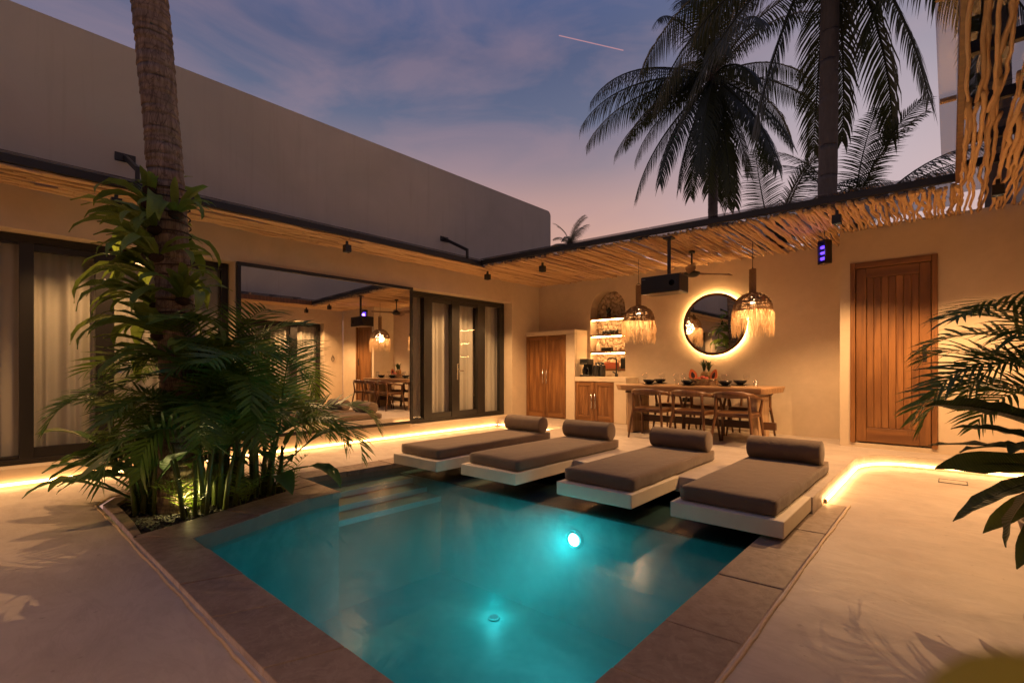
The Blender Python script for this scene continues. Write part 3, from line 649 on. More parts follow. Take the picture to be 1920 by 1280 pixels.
for y in (-2, 3.0): bracket(cr_, y, XR, -1)

# ------------------------------------------------------------------ surface downlights
dlg = 'small black downlights under the canopies'
def downlight(label, x, y, z=2.80, e=26, aim=(0, 0), zb=None):
    t = thing('downlight', label, 'downlight', (x, y, z), group=dlg)
    b = MB(); s = .042; h = .10
    b.box(-s, s, -s, s, -h+.03, -.004); b.box(-s, s, -s, -s+.007, -h, -h+.0305); b.box(-s, s, s-.007, s, -h, -h+.0305); b.box(-s, -s+.007, -s+.007, s-.007, -h, -h+.0305); b.box(s-.007, s, -s+.007, s-.007, -h, -h+.0305); b.box(-s*.35, s*.35, -s*.35, s*.35, -.003, .05); b.build('housing', 'black_metal', t, .004)
    MB().lathe([(.030, -h+.025), (.030, -h+.0295)], 14).build('lens', 'spot_lens', t)
    l = lamp('beam', 'SPOT', t, (0, 0, -h+.019), e*10.2, WARM2, spot_size=R(122), spot_blend=.45, shadow_soft_size=.005); l.rotation_euler = (aim[0], aim[1], 0); return t
downlight('black cube downlight above far left curtains beside the palm trunk', -6.04, .90, e=16)
downlight('black cube downlight above the big wall mirror', -6.02, 3.33, e=20)
downlight('black cube downlight above the double glass doors near the canopy corner', -6.05, 6.03, e=24)
downlight('black cube downlight left of the projector above the walkway', -4.90, 6.14, e=24)
downlight('black cube downlight just left of the wooden door', -.91, 6.25, e=30)
downlight('black cube downlight at the far right edge above the palm leaves', .32, 6.2, e=30)
downlight('added unseen downlight under the right canopy, behind the camera', .30, -1.2, e=14)  # out-of-view lamp added to warm the near deck
downlight('added unseen downlight under the right canopy, farther behind the camera', .30, -2.6, e=16)  # another added lamp behind the camera, also for the near deck
downlight('black cube downlight under the left canopy beyond the frame', -6.04, -1.7, e=20)

# ------------------------------------------------------------------ loungers
def soft_box(w, d, h, r, nx, ny, nz, puff, seed):
    bm = bmesh.new(); vs = {}
    def key(i, j, k): return vs.get((i, j, k))
    for i in range(nx+1):
        for j in range(ny+1):
            for k in range(nz+1):
                if i in (0, nx) or j in (0, ny) or k in (0, nz):
                    p = Vector((w*(i/nx-.5), d*(j/ny), h*k/nz)); q = Vector((max(-w/2+r, min(w/2-r, p.x)), max(r, min(d-r, p.y)), max(r, min(h-r, p.z))))
                    dd = p-q
                    if dd.length > 1e-6: p = q+dd.normalized()*r if dd.length > r else p
                    if k == nz: p.z += puff*(1-(2*i/nx-1)**4)*(1-(2*j/ny-1)**6) + .006*noise.noise(Vector((p.x*3, p.y*2.2, seed)))
                    elif i in (0, nx) or j in (0, ny): p += Vector((noise.noise(Vector((p.x*5, p.y*5, seed+3))), noise.noise(Vector((p.x*5, p.y*5, seed+9))), 0))*.006
                    vs[(i, j, k)] = bm.verts.new(p)
    def face(a, b, c, d):
        try: bm.faces.new((vs[a], vs[b], vs[c], vs[d]))
        except ValueError: pass
    for i in range(nx):
        for j in range(ny): face((i, j, nz), (i+1, j, nz), (i+1, j+1, nz), (i, j+1, nz)); face((i, j+1, 0), (i+1, j+1, 0), (i+1, j, 0), (i, j, 0))
    for k in range(nz):
        for i in range(nx): face((i, 0, k), (i+1, 0, k), (i+1, 0, k+1), (i, 0, k+1)); face((i+1, ny, k), (i, ny, k), (i, ny, k+1), (i+1, ny, k+1))
        for j in range(ny): face((0, j+1, k), (0, j, k), (0, j, k+1), (0, j+1, k+1)); face((nx, j, k), (nx, j+1, k), (nx, j+1, k+1), (nx, j, k+1))
    me = bpy.data.meshes.new('cushion'); bm.to_mesh(me); bm.free(); me.polygons.foreach_set('use_smooth', [True]*len(me.polygons)); me.materials.append(MATS['fabric']); return me
LG = [(-4.84, -4.07, -4.79, -4.12, 3.335, 'leftmost, beside the steps into the pool'), (-3.80, -3.05, -3.76, -3.06, 3.46, 'second from the left'),
      (-2.58, -1.86, -2.55, -1.88, 3.50, 'third from the left, in front of the table'), (-1.56, -.80, -1.52, -.86, 3.56, 'rightmost, nearest the camera')]
ords = ['leftmost', 'second from left', 'third from left', 'rightmost']
for k, (sx0, sx1, mx0, mx1, my, txt) in enumerate(LG):
    sl = MB().prism([(sx0, my-.07), (sx1, my-.07+.02), (sx1, 4.36 if k < 3 else 4.345), (sx0, 4.36)], ZU-.112, ZU+.002)
    o = sl.build('lounger_plinth', 'slab_cement', None, .008)
    tag(o, ['white cantilevered slab beside the pool steps, leftmost of four', 'white cantilevered slab over the pool, second from the left', 'white cantilevered slab over the pool, third from the left', 'white cantilevered slab with visible right side, nearest the stone coping'][k], 'slab', 'white lounger slabs over the pool')
    w = mx1-mx0; me = soft_box(w, 5.36-my + (.1 if k == 3 else 0), .112, .022, 14, 34, 4, .006, k*11.3)
    t = thing('lounge_mattress', ['brown mattress on the leftmost slab by the pool steps', 'brown mattress on the second slab from the left', 'brown mattress on the third slab, in front of the dining chairs', 'brown mattress on the rightmost slab nearest the camera'][k], 'mattress', ((mx0+mx1)/2, my, ZU+.003), random.Random(k).uniform(-.006, .006), 'brown lounger mattresses')
    inst('cushion', me, t)
    ln = 5.36-my + (.1 if k == 3 else 0)
    hw = w/2-.012
    for z in (.014, .102): MB().tube([(-hw, .012, z), (hw, .012, z), (hw, ln-.012, z), (-hw, ln-.012, z), (-hw, .012, z)], .0045, 5, False).build('piping', 'fabric', t)
    bl = w-.03
    b = thing('bolster', ['brown round bolster on the leftmost mattress', 'brown round bolster on the second mattress from left', 'brown round bolster on the third mattress from left', 'large brown round bolster on the rightmost mattress'][k], 'bolster', ((mx0+mx1)/2+.01, 5.19, ZU+.003+.112+.004+.104), random.Random(k+5).uniform(-.03, .03), 'brown bolster cushions')
    prof = [(.02, -bl/2), (.095, -bl/2), (.105, -bl/2+.006), (.108, -bl/2+.02)] + [(.109+.0012*math.sin(q*1.7), -bl/2+.04+(bl-.08)*q/14) for q in range(15)] + [(.108, bl/2-.02), (.105, bl/2-.006), (.095, bl/2), (.02, bl/2)]
    MB().lathe(prof, 28, axis='X').build('cushion', 'fabric', b)
    for s in (-1, 1): MB().tube([(s*(bl/2-.012), .106*math.cos(R(a)), .106*math.sin(R(a))) for a in range(0, 361, 15)], .005, 5, False).build('piping', 'fabric', b)

# ------------------------------------------------------------------ kitchen block
def panel_door(parent, x0, x1, z0, z1, y, planks, name='door'):
    d = bpy.data.objects.new(name, None); COL.objects.link(d); d.parent = parent; s = .075
    MB().box(x0, x0+s, y, y+.03, z0, z1).build('stile', 'teak', d, .003); MB().box(x1-s, x1, y, y+.03, z0, z1).build('stile', 'teak', d, .003)
    MB().box(x0+s+.001, x1-s-.001, y+.001, y+.03, z0, z0+.10).build('rail', 'teak_x', d, .003); MB().box(x0+s+.001, x1-s-.001, y+.001, y+.03, z1-.08, z1).build('rail', 'teak_x', d, .003)
    a, b = x0+s+.002, x1-s-.002; w = (b-a)/planks
    for k in range(planks): MB().box(a+k*w+.001, a+(k+1)*w-.001, y+.012, y+.03, z0+.102, z1-.082).build('plank', 'teak', d, .004)
    return d
def pull(parent, x, z0, z1, y): MB().tube([(x, y, z0), (x, y-.025, z0+.003), (x, y-.025, z1-.003), (x, y, z1)], .009, 8).build('handle', 'steel', parent)
tc_ = thing('tall_cabinet', 'tall plastered cabinet with two wooden doors in the back left corner', 'cabinet', (0, 7.7, ZU))
cb_ = MB(); H = 1.75
cb_.box(-6.59, -5.355, .06, .445, 0, H-.001); cb_.box(-6.59, -5.355, .0, .059, H-.09, H); cb_.box(-5.565, -5.355, 0, .059, 0, H-.091); cb_.build('body', 'plaster', tc_, .012, seg=3)
for a, b in ((-6.585, -6.083), (-6.075, -5.57)): panel_door(tc_, a, b, .01, H-.095, .01, 4)
pull(tc_, -6.125, .70, .97, .008); pull(tc_, -6.035, .70, .97, .008)
lc = thing('low_counter', 'low plastered counter with two small wooden doors under the lit niche', 'cabinet', (0, 7.7, ZU))
lm = MB(); lm.box(-5.35, -4.25, .06, .445, 0, .835); lm.box(-4.50, -4.25, 0, .059, 0, .749); lm.box(-5.35, -4.25, -.005, .059, .75, .837); lm.build('body', 'plaster', lc, .008)
for a, b in ((-5.345, -4.928), (-4.922, -4.505)): panel_door(lc, a, b, .015, .745, .01, 4)
pull(lc, -4.965, .25, .52, .008); pull(lc, -4.885, .25, .52, .008)
ct = ZU+.84
cm = thing('coffee_maker', 'black drip coffee maker on the counter next to the tall cabinet', 'coffee maker', (-5.19, 7.86, ct))
MB().box(-.10, .10, -.09, .10, 0, .035).build('base', 'black_plastic', cm, .01); MB().box(-.10, .10, .05, .10, .036, .34).build('column', 'black_plastic', cm, .008); MB().box(-.10, .10, -.09, .049, .23, .34).build('brew_head', 'black_plastic', cm, .012); MB().box(-.075, .075, -.096, -.091, .235, .262).build('display', 'steel', cm)
MB().lathe([(.055, .038), (.072, .07), (.07, .13), (.05, .175), (.052, .19)], 18, (0, -.025, 0)).build('carafe', 'dark_glass', cm); MB().tube([(.06, -.06, .16), (.105, -.09, .15), (.105, -.09, .08), (.07, -.06, .07)], .009, 6).build('carafe_handle', 'black_plastic', cm)
kt = thing('canister', 'black ridged canister on the counter between coffee maker and tap', 'canister', (-4.965, 7.86, ct))
MB().lathe([(.055, 0), (.062, .01), (.060, .19), (.064, .20)], 20).build('body', 'black_ceramic', kt); MB().lathe([(.058, .201), (.05, .215), (.015, .22), (.012, .235)], 16).build('lid', 'black_ceramic', kt)
for dx, nm in ((.105, 'second black canister on the counter, nearer the tap'),): copytree(kt, (-4.965+dx, 7.90, ct), .4, nm)
fc = thing('kitchen_tap', 'tall black square-necked tap on the counter', 'tap', (-4.58, 7.93, ct))
MB().tube([(0, 0, 0), (0, 0, .31), (-.01, -.01, .335), (-.05, -.04, .345), (-.11, -.09, .34), (-.125, -.10, .31)], .014, 8).build('spout', 'black_metal', fc); MB().tube([(0, 0, .06), (-.05, -.05, .09)], .014, 8).build('lever', 'black_metal', fc); MB().lathe([(.03, 0), (.03, .05), (.022, .06)], 14).build('base', 'black_metal', fc)
# shelf contents
def shelf_item(name, label, cat, x, z, y=8.27): return thing(name, label, cat, (x, y, z+.037), group='things on the lit niche shelves')
st = shelf_item('figurine', 'small black bust on the top shelf of the arched niche', 'figurine', -4.94, 2.085)
MB().lathe([(.05, 0), (.052, .02), (.032, .04), (.045, .065), (.03, .085), (.028, .095)], 14).build('base', 'black_ceramic', st); MB().lathe([(.02, .094), (.042, .115), (.046, .145), (.036, .175), (.016, .19), (.014, .205), (.004, .212)], 14).build('head', 'black_ceramic', st)
for k, x in enumerate((-5.05, -4.96, -4.87, -4.78)):
    g = shelf_item('cup', ['first', 'second', 'third', 'fourth'][k] + ' black cup from the left on the second niche shelf', 'cup', x, 1.76)
    MB().lathe([(.028, 0), (.036, .01), (.04, .085), (.037, .085), (.033, .015)], 14).build('bowl', 'black_ceramic', g); MB().tube([(.038, 0, .07), (.06, 0, .06), (.06, 0, .03), (.036, 0, .02)], .005, 5).build('handle', 'black_ceramic', g)
jr = shelf_item('glass_jar', 'small clear jar at the left end of the second niche shelf', 'jar', -5.19, 1.76)
MB().lathe([(.04, 0), (.045, .01), (.045, .08), (.035, .095)], 14).build('body', 'drink_glass', jr); MB().lathe([(.036, .096), (.036, .112)], 14).build('lid', 'teak', jr)
bt = shelf_item('bottle', 'pale bottle at the left of the third niche shelf', 'bottle', -5.19, 1.435)
MB().lathe([(.042, 0), (.045, .01), (.045, .12), (.02, .15), (.02, .17)], 14).build('body', 'cream_bottle', bt); MB().lathe([(.023, .171), (.023, .19)], 12).build('cap', 'cream_bottle', bt)
bx = shelf_item('tissue_box', 'low black box on the third niche shelf', 'box', -4.98, 1.435)
MB().box(-.11, .11, -.05, .05, 0, .07).build('body', 'black_plastic', bx, .012); MB().lathe([(.045, .0705), (.03, .073)], 14).build('slot', 'cream_bottle', bx)
for k, x in enumerate((-5.20, -5.10)):
    g = shelf_item('storage_jar', ['left', 'right'][k]+' one of two dark jars on the bottom niche shelf', 'jar', x, 1.095)
    MB().lathe([(.042, 0), (.045, .008), (.045, .10)], 14).build('body', 'dark_glass', g); MB().lathe([(.046, .101), (.046, .125)], 14).build('lid', 'black_plastic', g)
rb_ = shelf_item('tea_box', 'long reddish wooden box on the bottom niche shelf', 'box', -4.88, 1.095)
MB().box(-.14, .14, -.05, .05, 0, .105).build('body', 'red_box', rb_, .004); MB().box(-.142, .142, -.052, .052, .106, .122).build('lid', 'red_box', rb_, .004)
tn_ = shelf_item('tin', 'tall black tin at the right end of the bottom niche shelf', 'tin', -4.61, 1.095)
MB().box(-.05, .05, -.05, .05, 0, .18).build('body', 'black_plastic', tn_, .006); MB().box(-.051, .051, -.051, .051, .181, .205).build('lid', 'black_plastic', tn_, .004)

# wall socket behind table
so = thing('wall_socket', 'small black double wall socket low behind the table', 'socket', (-3.35, YB-.012, .60)); MB().box(-.07, .07, 0, .011, -.035, .035).build('plate', 'black_plastic', so, .003); MB().box(-.004, .004, -.003, -.0005, -.03, .03).build('divider', 'steel', so)

# ------------------------------------------------------------------ round mirror
rm = thing('round_mirror', 'round dark framed mirror with glowing halo on the back wall', 'mirror', (-2.87, YB, 1.86))
MB().lathe([(.505, -.075), (.512, -.06), (.505, -.03), (.465, -.03), (.465, -.07), (.485, -.078)], 56, axis='Y', capb=False, capt=False).build('frame', 'dark_wood', rm)
MB().lathe([(.466, -.066), (.466, -.062)], 56, axis='Y').build('mirror_glass', 'mirror_glass', rm)
MB().lathe([(.46, -.0295), (.46, -.001)], 48, axis='Y', capb=False, capt=False).build('backing', 'black_metal', rm)
MB().lathe([(.47, -.029), (.492, -.029), (.492, -.012), (.47, -.012), (.47, -.029)], 56, axis='Y', capb=False, capt=False).build('halo_led', 'led_mirror', rm)

# ------------------------------------------------------------------ table and chairs
TX, TY = -2.80, 7.12; ZTB = .885
tb = thing('dining_table', 'long live-edge wooden dining table against the back wall', 'table', (TX, TY, ZU), R(1.5))
rs = random.Random(11); NP = 26
edge = []
for i in range(NP+1): x = -1.08+2.16*i/NP; edge.append((x, -.42+.018*noise.noise(Vector((x*2.2, 1, 0)))+.01*noise.noise(Vector((x*7, 4, 0)))))
edge[0] = (-1.10, -.36); edge[-1] = (1.06, -.35)
edge2 = [(x, .42+.018*noise.noise(Vector((x*2.2, 9, 0)))) for x in [1.10-2.2*i/NP for i in range(NP+1)]]
poly = edge+edge2; zt = ZTB-ZU; n = len(poly); low = [(x*.985, y*.93) for x, y in poly]
tp = MB().add([(x, y, zt-.085) for x, y in low] + [(x, y, zt-.02) for x, y in poly] + [(x*.998, y*.995, zt) for x, y in poly], [tuple(range(n-1, -1, -1)), tuple(range(2*n, 3*n))] + [(i, (i+1) % n, n+(i+1) % n, n+i) for i in range(n)] + [(n+i, n+(i+1) % n, 2*n+(i+1) % n, 2*n+i) for i in range(n)])
tp.build('table_top', 'table_wood', tb, .004)
for sx in (-.90, .88):
    MB().box(sx-.05, sx+.05, -.30, .30, .0, zt-.125).build('leg', 'table_leg_wood', tb, .02, seg=3); MB().box(sx-.045, sx+.045, -.36, .36, zt-.124, zt-.087).build('cleat', 'rail_wood', tb, .004)
MB().box(-1.0, 1.08, -.035, .035, .17, .27).build('stretcher', 'rail_wood', tb, .006)
def chair():
    t = thing('dining_chair', '', 'chair', (0, 0, 0), group='curved wooden dining chairs round the table')
    # local: faces +Y, back at -Y, 0.52 wide
    nx, ny = 8, 8; vs = []; fs = []
    for k, z in enumerate((.425, .455)):
        for j in range(ny+1):
            for i in range(nx+1):
                u, v = i/nx*2-1, j/ny*2-1; e = 1-.10*max(0, -v)*1.0; xx = u*.24*e*(1-.06*v*v); yy = v*.22*(1-.10*u*u)+.02
                vs.append((xx, yy, z - (.018*(1-u*u)*(1-v*v) if k else 0)+.006*v))
    m_ = (nx+1)*(ny+1)
    for j in range(ny):
        for i in range(nx):
            a = j*(nx+1)+i; fs.append((a+nx+1, a+nx+2, a+1, a)); b = a+m_; fs.append((b, b+1, b+nx+2, b+nx+1))
    for i in range(nx): fs.append((i, i+1, m_+i+1, m_+i)); q = ny*(nx+1)+i; fs.append((q+1, q, m_+q, m_+q+1))
    for j in range(ny): a = j*(nx+1); fs.append((a+nx+1, a, m_+a, m_+a+nx+1)); a += nx; fs.append((a, a+nx+1, m_+a+nx+1, m_+a))
    MB().add(vs, fs, True).build('seat', 'dark_wood', t)
    for s in (-1, 1):
        MB().tube([(s*.265, .25, 0), (s*.245, .20, .30), (s*.235, .17, .45), (s*.265, .155, .62), (s*.262, .14, .64)], [.014, .019, .021, .017, .016], 8).build('leg', 'dark_wood', t)
        MB().tube([(s*.25, -.26, 0), (s*.225, -.215, .30), (s*.205, -.19, .45), (s*.20, -.215, .62), (s*.20, -.232, .69)], [.014, .019, .021, .018, .016], 8).build('leg', 'dark_wood', t)
        MB().bar((s*.235, .16, .415), (s*.205, -.185, .415), .018, .04).build('seat_rail', 'dark_wood', t, .004)
    MB().bar((-.23, .17, .415), (.23, .17, .415), .018, .04).build('seat_rail', 'dark_wood', t, .004); MB().bar((-.2, -.19, .415), (.2, -.19, .415), .018, .04).build('seat_rail', 'dark_wood', t, .004)
    # curved arm and crest rail: flattened swept band, taller at the back
    P = [(-.262, .16, .635), (-.272, .05, .650), (-.268, -.07, .672), (-.235, -.18, .695), (-.14, -.255, .705), (0, -.28, .708), (.14, -.255, .705), (.235, -.18, .695), (.268, -.07, .672), (.272, .05, .650), (.262, .16, .635)]
    hs = [.014, .016, .02, .032, .045, .05, .045, .032, .02, .016, .014]; vs = []; fs = []
    for i, p in enumerate(P):
        a, b = Vector(P[max(0, i-1)]), Vector(P[min(len(P)-1, i+1)]); d = (b-a).normalized(); sd = Vector((d.y, -d.x, 0)).normalized(); p = Vector(p); wd_ = .014 if 2 < i < 8 else .018
        for k in range(8): an = 2*math.pi*k/8; vs.append(p+sd*math.cos(an)*wd_+Vector((0, 0, 1))*math.sin(an)*hs[i])
    for i in range(len(P)-1):
        for k in range(8): fs.append((i*8+k, i*8+(k+1) % 8, (i+1)*8+(k+1) % 8, (i+1)*8+k))
    fs += [tuple(range(7, -1, -1)), tuple((len(P)-1)*8+k for k in range(8))]
    MB().add(vs, fs, True).build('back_rail', 'dark_wood', t); t.scale = (1, 1, .94); return t
c0 = chair()
spots = [(-3.22, 6.60, .05, 'wooden chair on the near side of the table, nearest the counter'), (-2.62, 6.62, -.03, 'wooden chair on the near side of the table, in the middle'), (-2.06, 6.64, .02, 'wooden chair on the near side of the table, nearest the door'),
         (-3.34, 7.66, math.pi, 'wooden chair on the wall side of the table, nearest the counter'), (-2.76, 7.66, math.pi+.04, 'wooden chair on the wall side of the table, in the middle'), (-2.18, 7.66, math.pi-.03, 'wooden chair on the wall side of the table, nearest the door')]
for k, (x, y, a, lb) in enumerate(spots):
    if k == 0: c0.location = (x, y, ZU); c0.rotation_euler = (0, 0, a); c0['label'] = lb
    else: copytree(c0, (x, y, ZU), a, lb)
# place settings
pg_ = 'black place settings on the table'
pl0 = thing('plate', '', 'plate', group=pg_); MB().lathe([(.06, 0), (.075, .004), (.125, .014), (.127, .017), (.07, .008), (.0, .007)], 28, capt=False).build('dish', 'black_ceramic', pl0); MB().lathe([(.055, -.001), (.055, .003)], 20).build('foot_ring', 'black_ceramic', pl0)
bo0 = thing('bowl', '', 'bowl', group=pg_); MB().lathe([(.035, 0), (.045, .006), (.078, .03), (.095, .062), (.091, .062), (.07, .03), (.0, .012)], 28, capt=False).build('dish', 'black_ceramic', bo0); MB().lathe([(.034, -.004), (.034, .002)], 20).build('foot_ring', 'black_ceramic', bo0)
sets = [(-3.42, 6.90, 'at the near left of the table'), (-2.83, 6.92, 'at the near middle of the table left of the basket'), (-2.31, 6.94, 'at the near right of the table'), (-3.46, 7.36, 'at the far left of the table'), (-2.24, 7.36, 'at the far right of the table')]
for k, (x, y, tx) in enumerate(sets):
    p = pl0 if k == 0 else copytree(pl0); p.location = (x, y, ZTB+.006); p['label'] = 'black plate '+tx
    b = bo0 if k == 0 else copytree(bo0); b.location = (x, y, ZTB+.019); b['label'] = 'black bowl '+tx
wg0 = thing('wine_glass', '', 'glass', group='glasses on the table'); MB().lathe([(.036, 0), (.034, .003), (.006, .006), (.005, .07), (.012, .08), (.036, .105), (.042, .135), (.036, .17), (.035, .17), (.04, .135), (.033, .107), (.004, .083)], 18, capt=False).build('bowl', 'drink_glass', wg0)
tg0 = thing('tumbler', '', 'glass', group='glasses on the table'); MB().lathe([(.030, 0), (.034, .09), (.032, .09), (.028, .008), (0, .008)], 18, capt=False).build('cup', 'drink_glass', tg0)
gl_ = [(0, -3.55, 7.02, 'stemmed glass behind the near left bowl'), (0, -3.30, 7.10, 'stemmed glass between the left bowls'), (0, -3.08, 7.10, 'left one of two stemmed glasses left of the basket'), (0, -2.99, 7.16, 'right one of two stemmed glasses left of the basket'), (0, -2.38, 7.12, 'stemmed glass just right of the basket'), (0, -2.05, 7.0, 'stemmed glass at the right end of the table'),
       (1, -3.02, 7.0, 'low tumbler left of the basket'), (1, -2.50, 7.0, 'low tumbler right of the basket'), (1, -1.95, 7.06, 'low tumbler at the right end of the table')]
u0 = u1 = False
for t_, x, y, lb in gl_:
    if t_ == 0: o = copytree(wg0) if u0 else wg0; u0 = True
    else: o = copytree(tg0) if u1 else tg0; u1 = True
    o.location = (x, y, ZTB+.003); o['label'] = lb
# fruit basket and fruit
FX, FY = -2.68, 7.16
bk = thing('fruit_basket', 'low oval wicker basket of fruit in the middle of the table', 'basket', (FX, FY, ZTB+.002))
bb = MB()
for j in range(7):
    z = .008+j*.014; rx, ry = .19+.012*j/6, .11+.01*j/6
    bb.tube([(rx*math.cos(R(a)), ry*math.sin(R(a)), z+.003*math.sin(a*.35+j*3.1)) for a in range(0, 361, 12)], .0085, 5, False)
bb.build('woven_side', 'wicker', bk); MB().lathe([(.10, .002), (.10, .008)], 20).build('base', 'wicker', bk)
for k, (x, rz_, ty) in enumerate(((-.13, .5, -.25), (.12, -.4, .3))):
    p = thing('papaya_half', ['left cut papaya half standing in the basket', 'right cut papaya half standing in the basket'][k], 'papaya', (FX+x, FY-.03, ZTB+.07), rz_); p.rotation_euler = (-.15, ty, rz_)
    prof = [(0.001, 0), (.035, .01), (.058, .04), (.066, .08), (.058, .12), (.04, .155), (.015, .185), (.001, .19)]
    def halfshell(sc, dy, nm, mt_):
        vs = []; fs = []; nn = 10
        for r_, h_ in prof:
            for q in range(nn+1): an = math.pi*q/nn; vs.append((r_*sc*math.cos(an), dy+r_*sc*.8*math.sin(an), .095+(h_-.095)*sc))
        for i in range(len(prof)-1):
            for q in range(nn): a = i*(nn+1)+q; fs.append((a, a+1, a+nn+2, a+nn+1))
        return MB().add(vs, fs, True).build(nm, mt_, p)
    p.scale = (.95, .95, .95); halfshell(1, 0, 'skin', 'papaya_skin')
    outl = [(r_, h_) for r_, h_ in prof]+[(-r_, h_) for r_, h_ in reversed(prof)]
    MB().add([(x_*.97, .002, .095+(h_-.095)*.97) for x_, h_ in outl], [tuple(range(len(outl)))]).build('flesh', 'papaya_flesh', p)
    MB().add([(x_*.42, -.002, .09+(h_-.095)*.55) for x_, h_ in outl], [tuple(range(len(outl)))]).build('seeds', 'papaya_seed', p)
# blade leaf used for pineapple crowns, ferns, banana and broad leaves
def blade(L, W, e0, droop, fold=.25, nseg=8, wave=0, seed=0, prof='lance', pet=0, petr=.006, twist=0):
    rs = random.Random(seed); mb = MB(); p = Vector((0, 0, 0)); th = e0; pts = []
    if pet:
        n = 6; pp_ = [Vector(p)]
        for i in range(n): p = p+Vector((math.cos(th), 0, math.sin(th)))*pet/n; th -= droop*.18/n; pp_.append(Vector(p))
    for i in range(nseg+1):
        s = i/nseg; pts.append((Vector(p), th, s)); th_n = th-droop*(.5+s)/nseg; p = p+Vector((math.cos(th), 0, math.sin(th)))*L/nseg; th = th_n
    vs = []; fs = []; ph = rs.uniform(0, 6)
    for i, (q, t_, s) in enumerate(pts):
        if prof == 'lance': w = W*max(.02, math.sin(math.pi*min(1, s**.75*.97+.03))**.8)
        elif prof == 'strap': w = W*(.35+.65*min(1, s*2.2))*max(.03, (1-s**5))
        else: w = W*max(.03, (min(1, s*5)**.6)*(1-max(0, s-.55)**2.2/.17))*(1-.25*max(0, noise.noise(Vector((s*9, seed, 2)))))
        up = Vector((-math.sin(t_), 0, math.cos(t_))); wv1 = wave*math.sin(s*22+ph); wv2 = wave*math.sin(s*25+ph+2); tw = twist*s
        for side, wv_ in ((-1, wv1), (-.5, wv1*.4), (0, 0), (.5, wv2*.4), (1, wv2)):
            y = side*w; h = abs(side)*w*fold*(1 if abs(side) == 1 else .85)+wv_+side*w*tw
            vs.append(q+Vector((0, y, 0))+up*h)
    for i in range(nseg):
        for k in range(4): a = i*5+k; fs.append((a, a+1, a+6, a+5))
    mb.add(vs, fs, True)
    if pet: mb.tube(pp_, [petr]*len(pp_), 5)
    mb.tube([q-Vector((0, 0, .001)) for q, t_, s in pts], [max(.0008, petr*.7*(1-s)) for q, t_, s in pts], 4, False)
    return mb.mesh('leaf')
for k, x in enumerate((-.02, .05)):
    p = thing('pineapple', ['left pineapple with spiky crown at the back of the basket', 'right pineapple with spiky crown at the back of the basket'][k], 'pineapple', (FX+x, FY+.05, ZTB+.07), k*1.3)
    MB().lathe([(.03, 0), (.048, .02), (.055, .06), (.05, .11), (.03, .135)], 14).build('fruit', 'pineapple', p)
    lm_ = blade(.19, .019, R(70), R(55), .4, 4, seed=k); lm_.materials.append(MATS['pineapple_leaf'])
    for q in range(16): inst('leaf', lm_, p, (0, 0, .12+.002*q), (0, -R(18)*(q/16), q*2.4), .6+.5*(q % 5)/5)
for k, (x, y, z) in enumerate(((.0, -.06, .085), (.05, -.07, .07), (-.04, -.07, .065))):
    a = thing('apple', ['red fruit on top of the basket pile', 'red fruit at the right front of the basket', 'red fruit at the left front of the basket'][k], 'fruit', (FX+x, FY+y, ZTB+z)); MB().lathe([(.004, .004), (.025, 0), (.037, .03), (.036, .045), (.02, .06), (.004, .053)], 14).build('flesh', 'apple', a); MB().tube([(0, 0, .053), (.004, 0, .07)], .002, 4).build('stalk', 'rachis', a)
gm = blade(.17, .016, R(25), R(40), .3, 5, seed=5); gm.materials.append(MATS['pineapple_leaf'])
gt = thing('leaf_garnish', 'green leaves sticking out round the fruit basket', 'leaves', (FX, FY, ZTB+.06))
for q in range(14): inst('leaf', gm, gt, (.14*math.cos(q*.45), .07*math.sin(q*.45), 0), (0, random.uniform(-.2, .2), q*.45), random.uniform(.7, 1.1))

